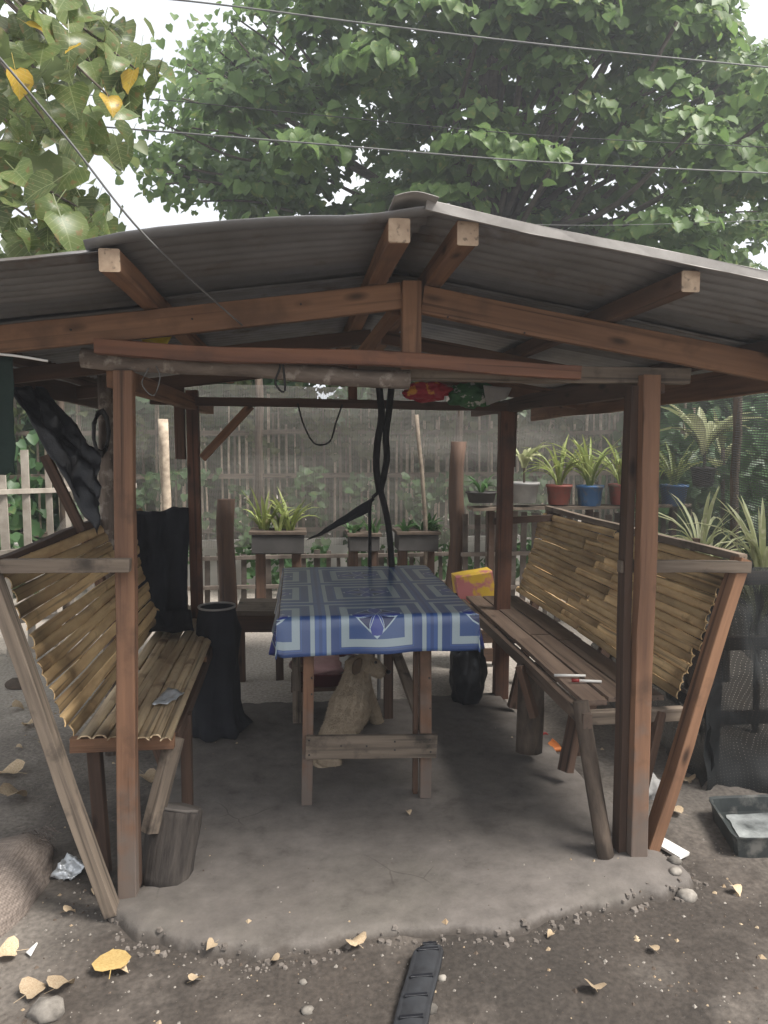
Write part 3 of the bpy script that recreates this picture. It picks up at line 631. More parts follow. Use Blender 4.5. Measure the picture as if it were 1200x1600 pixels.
def clothmesh():
    xs_ = np.linspace(-HW - DR, HW + DR, 81); ss = np.linspace(-DR, (y1c - y0c) + DR, 105)
    V, U = [], []
    for s in ss:
        for x in xs_:
            ox = max(0, abs(x) - HW); of = max(0, -s); ob = max(0, s - (y1c - y0c)); sg = 1 if x > 0 else -1
            px_ = max(-HW, min(HW, x)); py_ = max(0, min(y1c - y0c, s)); oy = max(of, ob)
            if ox and oy:                                        # corner: cloth gathers into a fold
                dr = min(1.0, max(ox, oy) * 1.0 + .25 * min(ox, oy)); kx = ox / (ox + oy); ky = 1 - kx
                px_ += sg * (.012 + .05 * min(ox, oy) * kx * 2); py_ += (-1 if of else 1) * (.012 + .05 * min(ox, oy) * ky * 2); dr = min(dr, DR + .01)
            else:
                dr = ox + oy
                if ox: px_ += sg * (.008 + .038 * (ox / DR) * (.5 + .5 * math.sin(s * 17 + 1))) * min(1, ox / .03)
                if oy: py_ += (-1 if of else 1) * (.008 + .030 * (oy / DR) * (.5 + .5 * math.sin(x * 13 + .6 + 2 * noise.noise((x * 3, 0, 0))))) * min(1, oy / .03)
            z = tz + .003 - dr + .0018 * noise.noise((x * 5, s * 5, 0))
            if dr: z += .009 * noise.noise((x * 5, s * 5, 5))
            skew = 1
            V.append((cx + px_ * (1 + .0 * s), y0c + py_, z)); U.append((x, s))
    nu = len(xs_); Fc = [(j * nu + i, j * nu + i + 1, (j + 1) * nu + i + 1, (j + 1) * nu + i) for j in range(len(ss) - 1) for i in range(nu - 1)]
    me = mesh('tablecloth', V, Fc); uv = me.uv_layers.new(name='UVMap'); li = np.empty(len(me.loops), int); me.loops.foreach_get('vertex_index', li)
    UA = np.array(U)[li]; UA[:, 0] = (UA[:, 0] + .01) / .46 + .5; UA[:, 1] = (UA[:, 1] - .02) / .46 + .5 + .0
    uv.data.foreach_set('uv', UA.astype(np.float32).ravel()); return me
o = obj('tablecloth', clothmesh(), mc, smooth=True); solid(o, .0015)
tag(o, 'blue plastic tablecloth printed with pale squares and stars, draped over the table', 'tablecloth')

# ------------------------------------------------------------------ the dog
dg = thing('dog', 'tan short-haired dog sitting under the table with its head turned right', 'dog', at(535, 1175, Z=0))
def skin_body(name, J, E, m, parent, sub=2):
    me = bpy.data.meshes.new(name); me.from_pydata([tuple(j[:3]) for j in J], E, [])
    o_ = bpy.data.objects.new(name, me); me.materials.append(m); reg(o_, Matrix(), parent)
    sk = o_.modifiers.new('skin', 'SKIN'); sk.use_smooth_shade = True; sk.branch_smoothing = .6
    for i, j in enumerate(J):
        sv = me.skin_vertices[0].data[i]; sv.radius = (j[3], j[4] if len(j) > 4 else j[3])
    me.skin_vertices[0].data[0].use_root = True
    ss = o_.modifiers.new('subdivision', 'SUBSURF'); ss.levels = sub; ss.render_levels = sub
    return o_
def w3(px, py, Y): return tuple(at(px, py, Y=Y))
J = [
    (*w3(541, 1150, 3.52), .140),     # 0 pelvis
    (*w3(545, 1120, 3.56), .145),     # 1 loin
    (*w3(549, 1094, 3.60), .142),     # 2 ribcage
    (*w3(552, 1070, 3.64), .125),     # 3 shoulders
    (*w3(559, 1052, 3.68), .088),     # 4 neck
    (*w3(568, 1039, 3.70), .086),     # 5 skull
    (*w3(582, 1041, 3.69), .062),     # 6 brow
    (*w3(594, 1049, 3.68), .040),     # 7 muzzle
    (*w3(602, 1051, 3.67), .030),     # 8 nose end
    (*w3(520, 1160, 3.42), .095),     # 9 left haunch
    (*w3(498, 1190, 3.37), .045),     # 10 hock
    (*w3(535, 1192, 3.36), .026),     # 11 hind foot
    (*w3(562, 1102, 3.76), .056),     # 12 near front upper
    (*w3(556, 1130, 3.80), .040),     # 13 wrist
    (*w3(550, 1146, 3.86), .022),     # 14 paw
    (*w3(578, 1100, 3.80), .050),     # 15 far front upper
    (*w3(588, 1124, 3.86), .036),     # 16
    (*w3(598, 1138, 3.90), .022),     # 17
    (*w3(508, 1178, 3.45), .030),     # 18 tail root
    (*w3(492, 1190, 3.40), .024),     # 19
    (*w3(500, 1203, 3.34), .018),     # 20 tail curl
    (*w3(528, 1203, 3.34), .014),
    (*w3(553, 1024, 3.74), .024, .016),# 22 ear L base
    (*w3(549, 1044, 3.70), .014, .008),
    (*w3(574, 1018, 3.68), .018, .010),# 24 ear R
    (*w3(570, 1008, 3.66), .009, .006),
    (*w3(566, 1084, 3.72), .080),      # chest
]
E_ = [(0, 1), (1, 2), (2, 3), (3, 4), (4, 5), (5, 6), (6, 7), (7, 8), (0, 9), (9, 10), (10, 11), (3, 26), (26, 12), (12, 13), (13, 14), (26, 15), (15, 16), (16, 17), (0, 18), (18, 19), (19, 20), (20, 21), (5, 22), (22, 23), (5, 24), (24, 25)]
body = skin_body('body', J, E_, M_['fur'], dg)
bpy.context.view_layer.update()
ev = body.evaluated_get(bpy.context.evaluated_depsgraph_get()); bm_ = bpy.data.meshes.new_from_object(ev); body.modifiers.clear(); body.data = bm_
if not bm_.materials: bm_.materials.append(M_['fur'])
rf = np.random.RandomState(8); tri = [p for p in bm_.polygons]; ar = np.array([p.area for p in tri]); pk = rf.choice(len(tri), 16000, p=ar / ar.sum()); V, Fc = [], []
for k in pk:
    p = tri[k]; vv = [bm_.vertices[i].co for i in p.vertices]; wt = rf.dirichlet([1] * len(vv)); c = Vector((0, 0, 0))
    for q_, w_ in zip(vv, wt): c += q_ * float(w_)
    n_ = p.normal; d = Vector((0, 0, -1)) + Vector(rf.normal(0, .35, 3)); d = (d - n_ * d.dot(n_)).normalized(); sd_ = n_.cross(d) * .0016; ln = rf.uniform(.010, .022); i_ = len(V)
    V += [c - sd_, c + sd_, c + d * ln + n_ * ln * .35]; Fc.append((i_, i_ + 1, i_ + 2))
obj('fur', mesh('fur', V, Fc), M_['fur'], dg)['kind'] = 'stuff'
em = blob_mesh('ear', .024, .016, .046, .15, 3, 2, 5); obj('ear', em, M_['furear'], dg, T(Vector(w3(558, 1041, 3.60))) @ Matrix.Rotation(R(18), 4, 'Y')); obj('ear', em, M_['furear'], dg, T(Vector(w3(579, 1024, 3.78))))
e = obj('nose', blob_mesh('nose', .014, .014, .011, .05, sub=2), M_['furdark'], dg, T(Vector(w3(607, 1050, 3.66))))
e = obj('eye', blob_mesh('eye', .008, .007, .008, 0, sub=2), M_['furdark'], dg, T(Vector(w3(587, 1035, 3.615))))

# ------------------------------------------------------------------ basin and stool behind the dog
st = thing('low_stool', 'low wooden stool with splayed legs behind the table', 'stool', at(500, 1110, Z=0))
for (a, b) in (((466, 1128), (461, 1040)), ((473, 1110), (468, 1040)), ((560, 1118), (556, 1045))):
    beam('leg', at(*a, Z=0), at(*b, Y=at(*a, Z=0).y), .035, .035, gr, st, seg=3)
a0, b0 = at(455, 1062, Y=4.16), at(570, 1062, Y=4.16)
beam('seat', (a0.x, 4.12, a0.z), (b0.x, 4.12, a0.z), .30, .025, dk, st, seg=3)
bs = thing('washbasin', 'dark maroon plastic basin resting on the stool behind the dog', 'basin', ((a0.x + b0.x) / 2, 4.1, a0.z + .015))
P0 = (a0.x + b0.x) / 2
obj('bowl', lathe_mesh('bowl', [(.15, 0), (.17, .01), (.215, .085), (.225, .09), (.222, .095), (.205, .088), (.16, .02), (.01, .018)], 28), M_['basin'], bs, T((P0, 4.1, a0.z + .015)))
o = obj('pink_cloth', blob_mesh('pink_cloth', .12, .12, .055, .35, 4, 3, 4), M_['pink'], None, T((P0 - .02, 4.08, a0.z + .10))); tag(o, 'crumpled pink striped cloth piled in the maroon basin', 'cloth')
o = obj('crumpled_bag', blob_mesh('crumpled_bag', .07, .06, .05, .5, 5, 3, 2), M_['white'], None, T((P0 + .12, 4.06, a0.z + .10))); tag(o, 'crumpled white plastic bag at the right of the basin', 'plastic bag')
mt = thing('folding_chair', 'metal leg frame of a chair seen behind the table', 'chair', at(652, 1078, Z=0))
q = at(652, 1078, Z=-.05)
obj('leg', tube_mesh('leg', [q, at(650, 1015, Y=q.y), at(648, 960, Y=q.y)], .009), M_['wire'], mt)
obj('leg', tube_mesh('leg', [at(592, 1092, Z=0), at(592, 1030, Y=at(592, 1092, Z=0).y), at(592, 975, Y=at(592, 1092, Z=0).y)], .012), M_['whitepot'], mt)
beam('seat', at(585, 962, Y=4.75), at(655, 962, Y=4.75), .3, .02, M_['darkpot'], mt)

# ------------------------------------------------------------------ things around the benches
def crumple(name, pts4, m, nu=14, nv=14, amp=.03, seed=0, parent=None, thick=.002, sag=0, uvs=None):
    a, b, c, d = [Vector(p) for p in pts4]
    nrm = (b - a).cross(d - a).normalized()
    def fn(u, v):
        p = a.lerp(b, u).lerp(d.lerp(c, u), v)
        n1 = noise.noise((u * 3 + seed, v * 3, seed)) + .5 * noise.noise((u * 8, v * 8 + seed, 2)) + .22 * noise.noise((u * 19, v * 19, seed))
        e_ = .35 + .65 * min(1, 4 * min(u, 1 - u, v, 1 - v) + .2)
        ed = (b - a) * (.03 * noise.noise((v * 6, seed, u > .5))) * (abs(u - .5) * 2) ** 4 + (d - a) * (.03 * noise.noise((u * 6, seed, v > .5))) * (abs(v - .5) * 2) ** 4
        return p + nrm * amp * n1 * e_ + Vector((0, 0, -sag * 4 * u * (1 - u))) + ed
    me = grid_mesh(name, nu, nv, fn)
    if uvs:
        uv = me.uv_layers.new(name='UVMap'); li = np.empty(len(me.loops), int); me.loops.foreach_get('vertex_index', li)
        g_ = np.array([(i / nu * uvs[0], j / nv * uvs[1]) for j in range(nv + 1) for i in range(nu + 1)])
        uv.data.foreach_set('uv', g_[li].astype(np.float32).ravel())
    o_ = obj(name, me, m, parent)
    if thick: solid(o_, thick)
    return o_
# black sheet draped over the left backrest and down on the seat
def drape(u, v):
    x = -1.0 + u * .40; L_ = v * 1.0
    if L_ < .60: t = L_ / .60; p = Vector((x, 4.18 - .03 * t, 1.145 - .60 * t + (.012 * math.sin(u * 9) - .02 * noise.noise((u * 5, 2, 2))) * (1 - t)))
    else: t = (L_ - .60) / .40; p = Vector((x + .07 * t, 4.15 - .42 * t, .545 + .012 + .05 * math.sin(min(1, t * 1.6) * math.pi)))
    n1 = noise.noise((u * 4, v * 3, 1)) + .5 * noise.noise((u * 9, v * 9, 2)) + .25 * noise.noise((u * 20, v * 20, 2))
    n1 += .8 * math.sin(u * 15 + 3 * noise.noise((u * 2, v * 3, 4))) * (.3 + .7 * v)
    bulge = .10 * math.sin(math.pi * min(1, v * 1.1)) ** 2
    return p + Vector((.02 * n1, -.055 * n1 - bulge, .02 * n1 + (.01 if v > .6 else 0)))
o = obj('black_sheet', grid_mesh('black_sheet', 34, 44, drape), M_['blackcloth']); solid(o, .003); tag(o, 'black cloth hung across the far end of the left bench and spilling on its seat', 'cloth')
# black net slung from the upper left down to the bench
o = crumple('black_netting', [at(14, 606, Y=2.95), at(66, 604, Y=3.1), at(158, 712, Y=3.05), at(152, 836, Y=2.95)], M_['blackplastic'], 20, 30, .06, 3)
tag(o, 'black plastic netting slung diagonally from the left eave to the bench back', 'netting')
o = crumple('green_curtain', [at(-60, 560, Y=2.35), at(20, 556, Y=2.35), at(24, 742, Y=2.35), at(-60, 735, Y=2.35)], M_['greencloth'], 10, 16, .025, 5)
tag(o, 'dark green cloth hanging from the eave at the left edge', 'curtain')
o = beam('leaning_board', at(70, 712, Y=3.3), at(128, 830, Y=3.3), .03, .04, dk); tag(o, 'thin dark board leaning behind the top of the left bench', 'board')
# wrapped post/bin at the far end of left bench
c0 = at(343, 1140, Z=0)
bn = thing('black_bin', 'tall black bin wrapped in black plastic at the end of the left bench', 'bin', c0)
pr = [(.14, 0), (.158, .03), (.135, .07), (.125, .14), (.122, .22), (.118, .30), (.118, .38), (.112, .46), (.110, .54), (.104, .60), (.092, .66), (.08, .665), (.07, .6), (.01, .6)]
me = lathe_mesh('body', pr, 44)
for v in me.vertices:
    k = 1 + (.34 * noise.noise((v.co.x * 13, v.co.y * 13, v.co.z * 3)) + .18 * noise.noise((v.co.x * 30, v.co.y * 30, v.co.z * 16))) * (1 if v.co.z < .60 else .1); v.co.x *= k; v.co.y *= k
obj('body', me, M_['blackcloth'], bn, T(c0 + Vector((0, 0, -.005))))
obj('rim', tube_mesh('rim', [c0 + Vector((.094 * math.cos(k * math.pi / 12), .094 * math.sin(k * math.pi / 12), .662)) for k in range(25)], .006, 6), M_['tinedge'], bn)
c1 = at(735, 1102, Z=0) + Vector((0, .08, 0))
me = blob_mesh('wrapped_stump', .105, .10, .22, .22, 5, 4, 9)
o = obj('wrapped_stump', me, M_['blackplastic'], None, T(c1 + Vector((0, 0, .17)))); tag(o, 'black plastic wrapped stump beside the far right post', 'stump')
# stump by the front left post
s0 = at(262, 1375, Z=-.02)
sp_ = thing('cut_stump', 'grey cut log standing tilted beside the front left post', 'stump', (s0.x, s0.y + .1, -.02))
sb, stp = at(258, 1362, Y=2.53), at(277, 1262, Y=2.60)
beam('trunk', sb + Vector((0, 0, -.04)), stp, .185, .175, M_['greylog'], sp_, kind='round', wob=.030, seg=9)
dd = (stp - sb).normalized(); beam('cut_face', stp - dd * .004, stp + dd * .006, .172, .164, M_['concrete'], sp_, kind='round')
# sack lower left
s1 = at(-40, 1390, Z=.0) + Vector((0, .02, 0))
sk = thing('burlap_sack', 'brown woven sack lying on the soil at the left edge', 'sack', (s1.x, s1.y, -.05))
def sackf(u, v):
    a = (u - .5) * 2 * math.pi; t = v; wd = .17 * math.sin(math.pi * min(1, .12 + t * .8)) ** .6; ht = .13 * math.sin(math.pi * min(1, .12 + t * .8)) ** .7
    p = s1 + Vector((.04, -.30, 0)) .lerp(Vector((.06, .30, 0)), t)
    f = 1 + .10 * noise.noise((a * 1.2, t * 3, 3)) + .06 * noise.noise((a * 4, t * 7, 1)) + .03 * noise.noise((a * 9, t * 16, 1))
    f += .05 * math.sin(a * 7 + 5 * noise.noise((t * 3, 0, 0))) * max(0, t - .55) * 2
    return p + Vector((math.sin(a) * wd * f, 0, max(-.02, math.cos(a) * ht * f) - .03))
obj('bag', grid_mesh('bag', 60, 60, sackf), M_['sack'], sk)
V, Fc = [], []; q0 = s1 + Vector((.13, .26, .02))
for k in range(150):
    b0 = q0 + Vector((rl0.uniform(-.09, .03), rl0.uniform(-.10, .05), rl0.uniform(-.03, .05))); d_ = Vector((rl0.uniform(-.2, 1), rl0.uniform(-.5, .7), rl0.uniform(-.9, .5))).normalized() * rl0.uniform(.02, .05); n_ = Vector((0, 0, .0016)); i_ = len(V)
    V += [b0 - n_, b0 + n_, b0 + d_ + Vector((0, 0, -.01)) + n_, b0 + d_ + Vector((0, 0, -.01)) - n_]; Fc.append((i_, i_ + 1, i_ + 2, i_ + 3))
obj('frayed_fibre', mesh('frayed_fibre', V, Fc), M_['sack'], sk)['kind'] = 'stuff'
# folded paper, marker pens on seats
o = crumple('newspaper', [at(238, 1100, Z=.53), at(262, 1100, Z=.53), at(288, 1082, Z=.53), at(262, 1074, Z=.53)], M_['foil'], 8, 8, .02, 2); tag(o, 'crumpled silver wrapper left on the seat of the left bench', 'wrapper')
for (a, b, m, lb) in (((866, 1055), (915, 1056), 'white', 'white plastic stick lying on the dark bench seat, the farther one'), ((893, 1063), (940, 1065), 'white', 'white pen with a red stripe lying on the bench seat, the nearer one')):
    q = thing('pen', lb, 'pen', at(*a, Z=.535)); obj('barrel', tube_mesh('barrel', [at(*a, Z=.537), at(*b, Z=.537)], .006), M_[m], q)
    if 'red' in lb: obj('cap', tube_mesh('cap', [at(893, 1063, Z=.537), at(905, 1063.5, Z=.537)], .0075), M_['red'], q)
# colourful carton behind
o = beam('carton', at(712, 925, Y=4.9), at(768, 915, Y=4.9), .16, .24, mat('carton_print', (.62, .42, .05), (.55, .34, .04), (6, 6, 6), .7, spots=((.45, .16, .16), 5, .5, .56)), wob=.01, seg=3); tag(o, 'yellow and pink printed carton standing behind the far end of the right bench', 'carton')
o = beam('carton_block', (o.location.x, 0, 0), (o.location.x + .01, 0, 0), .01, .01, gr) if False else None
ck = thing('plank_stand', 'dark low table standing beyond the left side of the blue table', 'table', at(400, 1030, Z=-.05))
beam('top', at(372, 948, Y=4.9), at(440, 948, Y=4.9), .4, .03, M_['concrete'] if False else gr, ck); 
beam('apron', at(372, 972, Y=4.76), at(440, 972, Y=4.76), .02, .13, dk, ck)
for px in (376, 436): beam('leg', at(px, 960, Y=4.78), (at(px, 960, Y=4.78).x, 4.78, -.06), .05, .05, dk, ck)
beam('carton_rest', at(700, 955, Y=4.95), at(775, 950, Y=4.95), .25, .04, dk, ck) if False else None
bx_ = thing('crate', 'dark crate under the printed carton', 'crate', at(740, 1010, Z=-.05))
qq = at(740, 948, Y=4.95)
for k in range(4): beam('slat', (qq.x - .15, 4.86, .06 + k * .13), (qq.x + .15, 4.86, .06 + k * .13), .02, .09, dk, bx_)
beam('lid', (qq.x - .16, 4.95, qq.z - .02), (qq.x + .16, 4.95, qq.z - .02), .22, .03, dk, bx_)
for sx in (-.14, .14): beam('corner', (qq.x + sx, 4.90, -.06), (qq.x + sx, 4.90, qq.z - .04), .03, .03, dk, bx_)

# tray, right
tr0, tr1, tr2, tr3 = Vector((1.60, 2.45, 0)), Vector((2.02, 2.41, 0)), Vector((2.05, 2.74, 0)), Vector((1.675, 2.76, 0))
ty = thing('shallow_tray', 'black shallow rectangular tray with pale dried residue on the soil at right', 'tray', (1.8, 2.65, -.05))
cen = (tr0 + tr1 + tr2 + tr3) / 4; V = []; rings = [(.93, -.04), (1.0, .04), (1.03, .045), (1.03, .051), (.965, .045), (.90, -.008), (.45, -.011)]
cr = [tr0, tr1, tr2, tr3]
def rc(i, s):
    out_ = []
    for k in range(4):
        c = cr[k]; p, n_ = cr[k - 1], cr[(k + 1) % 4]
        for t in (.10, .04): out_.append(c + (p - c) * t) if t == .10 else out_.append(c + (p - c) * .02 + (n_ - c) * .02)
        out_.append(c + (n_ - c) * .10)
    return [cen + (q_ - cen) * s for q_ in out_]
for s, z in rings:
    for q_ in rc(0, s): V.append((q_.x, q_.y, z))
n = 12; Fc = [(i * n + j, i * n + (j + 1) % n, (i + 1) * n + (j + 1) % n, (i + 1) * n + j) for i in range(len(rings) - 1) for j in range(n)]
Fc += [tuple(range(n))[::-1], tuple((len(rings) - 1) * n + j for j in range(n))]
obj('tray_body', mesh('tray_body', V, Fc), mat('grey_tray', (.055, .062, .060), (.028, .032, .032), (9, 9, 9), .5, spots=((.16, .155, .14), 12, .55, .7)), ty)
o = crumple('residue', [tr0.lerp(cen, .25) + Vector((0, 0, -.004)), tr1.lerp(cen, .3) + Vector((0, 0, -.004)), tr2.lerp(cen, .25) + Vector((0, 0, -.004)), tr3.lerp(cen, .3) + Vector((0, 0, -.004))],
            mat('dried_residue', (.42, .44, .43), (.05, .055, .055), (9, 9, 9), .5, .002), 10, 10, .002, 7, parent=ty, thick=0)
# loose board, rubber strip, slipper, foil
o = beam('white_offcut', at(1022, 1310, Z=-.022), at(1070, 1338, Z=-.022), .055, .012, M_['white'], roll=.05, wob=.004, seg=3); tag(o, 'white painted wood offcut lying on the soil by the right post', 'board')
st_ = thing('rubber_strap', 'black rubber strap with moulded ridges lying on the soil at the bottom edge', 'strap', at(645, 1540, Z=-.06))
pp = [at(672, 1478, Z=-.010), at(662, 1520, Z=-.014), at(648, 1570, Z=-.014), at(634, 1640, Z=-.014)]
def strapf(u, v):
    k = v * 3; i = min(2, int(k)); p = pp[i].lerp(pp[i + 1], k - i); a = (u - .5) * 2; wd = .046 * math.sqrt(max(.08, 1 - (max(0, .12 - v) / .12) ** 2)) * (1.0 + .0 * v)
    return p + Vector((a * wd, 0, .010 * (1 - a * a) + (.006 if abs(a) > .8 else 0)))
solid(obj('strip', grid_mesh('strip', 10, 30, strapf), M_['rubber'], st_), .012)
for v in (.03, .10, .42, .62, .80):
    a, b = Vector(strapf(.16, v)), Vector(strapf(.84, v)); beam('ridge', a + Vector((0, 0, .008)), b + Vector((0, 0, .008)), .010, .010, M_['blackplastic'], st_)
sl = thing('slipper', 'orange edged rubber slipper lying under the right bench', 'slipper', at(860, 1160, Z=-.05))
def solef(u, v):
    a = at(835, 1143, Z=-.018); b = at(872, 1172, Z=-.018); p = a.lerp(b, v); d = (b - a).normalized(); s = Vector((-d.y, d.x, 0)); wd = .042 * math.sin(math.pi * (v * .86 + .07)) ** .5 * (1 - .15 * math.sin(v * 3.1))
    return p + s * (u - .5) * 2 * wd
solid(obj('sole', grid_mesh('sole', 8, 14, solef), M_['orange'], sl), .018)
q = at(853, 1158, Z=-.03); obj('strap', tube_mesh('strap', curve_pts([q + Vector((-.035, 0, 0)), q + Vector((0, .02, .035)), q + Vector((.035, .02, 0))]), .006), M_['red'], sl)
o = crumple('silver_wrapper', [at(78, 1372, Z=-.025), at(110, 1376, Z=-.025), at(138, 1352, Z=-.0), at(105, 1332, Z=.02)], M_['foil'], 14, 14, .035, 6); tag(o, 'crumpled silver plastic wrapper on the soil left of the post', 'wrapper')
o = crumple('paper_scrap', [at(40, 1488, Z=-.02), at(48, 1494, Z=-.02), at(59, 1474, Z=-.015), at(58, 1472, Z=-.015)], M_['white'], 3, 3, .002, 6); tag(o, 'small white triangular paper scrap near the lower left corner', 'scrap')

# ------------------------------------------------------------------ leaves
def heart_pts(wid=1, notch=.12, n=9):
    """outline of half a heart leaf, base at the origin, tip at +Y"""
    return [(0, .09), (.20, .0), (.40, .08), (.5, .30), (.46, .54), (.31, .76), (.12, .91), (0, 1.04)]
def leaf_mesh(name, fold=.25, curl=.2, lobes=False, stem=True, seed=0):
    hp = heart_pts(); rs = random.Random(seed); V = []; Fc = []
    mid = [(0, y) for y in (.12, .12, .18, .30, .52, .72, .90, 1.0)]
    def zz(x, y): return abs(x) * fold - curl * (y - .3) ** 2 + .04 * math.sin(y * 9 + seed) * abs(x) * 2
    for x, y in mid: V.append((0, y, zz(0, y)))
    for s in (-1, 1):
        for x, y in hp: V.append((s * x * (1 + .06 * rs.uniform(-1, 1)), y, zz(x, y) + rs.uniform(-.02, .02)))
    for k, s in enumerate((-1, 1)):
        o_ = 8 + k * 8
        for i in range(7):
            f = (i, i + 1, o_ + i + 1, o_ + i)
            if i == 0: f = (0, o_ + 1, o_ + 0) if False else (1, o_ + 1, o_)
            Fc.append(f if s > 0 else f[::-1])
    if stem:
        b_ = len(V); V += [(-.012, .12, 0), (.012, .12, 0), (.012, -.45, .06), (-.012, -.45, .06)]; Fc.append((b_, b_ + 1, b_ + 2, b_ + 3))
    me = mesh(name, V, Fc); me.polygons.foreach_set('use_smooth', [True] * len(me.polygons)); return me
def leaf_cloud(name, C_, N_, S_, m, parent=None, kind='stuff', seed=0, label=None, aspect=1.0):
    """many heart leaves as one mesh. C_: centres, N_: facing, S_: sizes"""
    rs = np.random.RandomState(seed); n = len(C_)
    tpl = np.array([(0, .10, 0), (.30, .0, .07), (.5, .32, .12), (.30, .74, .05), (0, 1.0, -.12), (-.30, .74, .05), (-.5, .32, .12), (-.30, .0, .07), (0, .5, -.02)])
    tpl[:, 0] *= aspect
    Nn = N_ / (np.linalg.norm(N_, axis=1, keepdims=True) + 1e-9)
    dn = np.array([0, 0, -1.0]) + rs.normal(0, .45, (n, 3)); yv = dn - (dn * Nn).sum(1, keepdims=True) * Nn; yv /= np.linalg.norm(yv, axis=1, keepdims=True) + 1e-9
    xv = np.cross(yv, Nn)
    s = S_[:, None, None]
    P_ = C_[:, None, :] + s * (tpl[None, :, 0:1] * xv[:, None, :] + (tpl[None, :, 1:2] - .4) * yv[:, None, :] + tpl[None, :, 2:3] * Nn[:, None, :])
    V_ = P_.reshape(-1, 3)
    f = np.array([(0, 1, 2, 8), (8, 2, 3, 4), (8, 4, 5, 6), (0, 8, 6, 7)]); F_ = (f[None] + 9 * np.arange(n)[:, None, None]).reshape(-1, 4)
    me = bpy.data.meshes.new(name); me.vertices.add(len(V_)); me.vertices.foreach_set('co', V_.astype(np.float32).ravel())
    me.loops.add(F_.size); me.loops.foreach_set('vertex_index', F_.astype(np.int32).ravel())
    me.polygons.add(len(F_)); me.polygons.foreach_set('loop_start', np.arange(0, F_.size, 4, dtype=np.int32))
    me.polygons.foreach_set('loop_total', np.full(len(F_), 4, np.int32)) if False else None
    me.update(calc_edges=True); me.validate()
    o_ = obj(name, me, m, parent); 
    if kind: o_['kind'] = kind
    if label: o_['label'] = label
    return o_
# ---- the big tree behind the shelter
bt_ = thing('heart_leaf_tree', 'large leafy tree with pale green heart shaped leaves behind the shelter', 'tree', (2.4, 9.2, 0))
beam('trunk', (2.4, 9.2, -.1), (2.2, 9.3, 3.4), .42, .40, M_['bark'], bt_, kind='round', wob=.12, taper=.6, seg=9)
rs = np.random.RandomState(5)
tips = []
def branch(a, b, r, lvl):
    mid = lerp(a, b, .5) + Vector(rs.normal(0, .12, 3)) * (b - a).length * .5
    pts = curve_pts([a, mid, b], 4); o_ = obj('branch', tube_mesh('branch', pts, r, 6, .45), M_['bark'], bt_)
ctrs = []
def inside(c):                                            # crown envelope with the photographed left and right outlines
    d = _F.dot(Vector(c) - Vector((0, 0, HCAM))); v = Vector(c) - Vector((0, 0, HCAM)); px = 600 + FPX * v.dot(_R) / d; py = 800 - FPX * v.dot(_U) / d
    left = np.interp(py, [-900, -400, -120, 30, 100, 200, 250, 300, 350, 420, 600], [900, 640, 480, 400, 300, 262, 238, 300, 330, 400, 480])
    right = np.interp(py, [-900, -300, -60, 60, 130, 320, 400, 500, 600], [1300, 1400, 1130, 1120, 1300, 1300, 1160, 1120, 1100])
    return left + 30 < px < right, px, py
tries = 0
while len(ctrs) < 800 and tries < 40000:
    tries += 1
    c = np.array((rs.uniform(-3.4, 7.2), rs.uniform(6.6, 12.5), rs.uniform(2.3, 10.5)))
    e = ((c[0] - 2.2) / 5.2) ** 2 + ((c[1] - 9.6) / 3.2) ** 2 + ((c[2] - 5.6) / 4.6) ** 2
    if e > 1: continue
    if e < .35 and rs.rand() < .45: continue
    ok, px, py = inside(c)
    if not ok: continue
    # sky holes low right and a thin spot upper middle
    if 1080 < px < 1230 and 380 < py < 480 and rs.rand() < .8: continue
    if 700 < px < 850 and 90 < py < 190 and c[1] < 9 and rs.rand() < .8: continue
    if 830 < px < 1080 and 260 < py < 350 and rs.rand() < .45: continue
    ctrs.append(c)
Cs, Ns, Ss = [], [], []
for c in ctrs:
    k = rs.randint(60, 105); r = rs.uniform(.28, .55)
    d = rs.normal(0, 1, (k, 3)); d /= np.linalg.norm(d, axis=1, keepdims=True); d[:, 2] = np.abs(d[:, 2]) * .9 - .25
    rad = r * rs.uniform(.55, 1.05, (k, 1)); Cs.append(c + d * rad * np.array([1.15, 1.0, .75])); nn = d * .8 + np.array([-.1, -.55, .75]) + rs.normal(0, .35, (k, 3)); Ns.append(nn); Ss.append(rs.uniform(.10, .17, k))
    hub = Vector((2.25, 9.3, 3.0 + 1.2 * rs.rand()))
    if rs.rand() < .08: branch(hub.lerp(Vector(c), .12), Vector(c), .045, 1)
# the sparse outline at the left: small twigs with few leaves against the sky
for (px, py, yy) in ((285, 95, 8.2), (320, 60, 8.4), (372, 30, 8.6), (270, 150, 8.0), (250, 190, 8.0), (236, 262, 7.9), (248, 288, 7.9), (290, 315, 8.0), (340, 110, 8.4), (385, 85, 8.4), (300, 200, 8.1), (232, 240, 7.9), (360, 50, 8.4), (412, 12, 8.5), (400, 20, 8.6),
                     (1125, 35, 8.3), (1105, 60, 8.3), (1120, 90, 8.3), (1165, 110, 8.5), (1190, 130, 8.5), (1098, 350, 8.6), (1150, 390, 8.6), (1110, 400, 8.6), (1190, 330, 8.6), (1075, 420, 8.4)):
    c = np.array(at(px, py, Y=yy)); k = rs.randint(22, 42)
    Cs.append(c + rs.normal(0, .13, (k, 3)) * np.array([1, 1, 1.1])); Ns.append(np.array([-.1, -.6, .5]) + rs.normal(0, .5, (k, 3))); Ss.append(rs.uniform(.075, .115, k))
    branch(Vector(c) + (Vector((1.8, 9.3, 4.2)) - Vector(c)).normalized() * 1.2, Vector(c), .018, 2)
Cs, Ns, Ss = np.vstack(Cs), np.vstack(Ns), np.concatenate(Ss)
near = np.argsort(np.linalg.norm(Cs - np.array((.3, 0, 1.5)), axis=1) + np.where(np.abs(Cs[:, 0]) > 4, 9, 0))[:290]
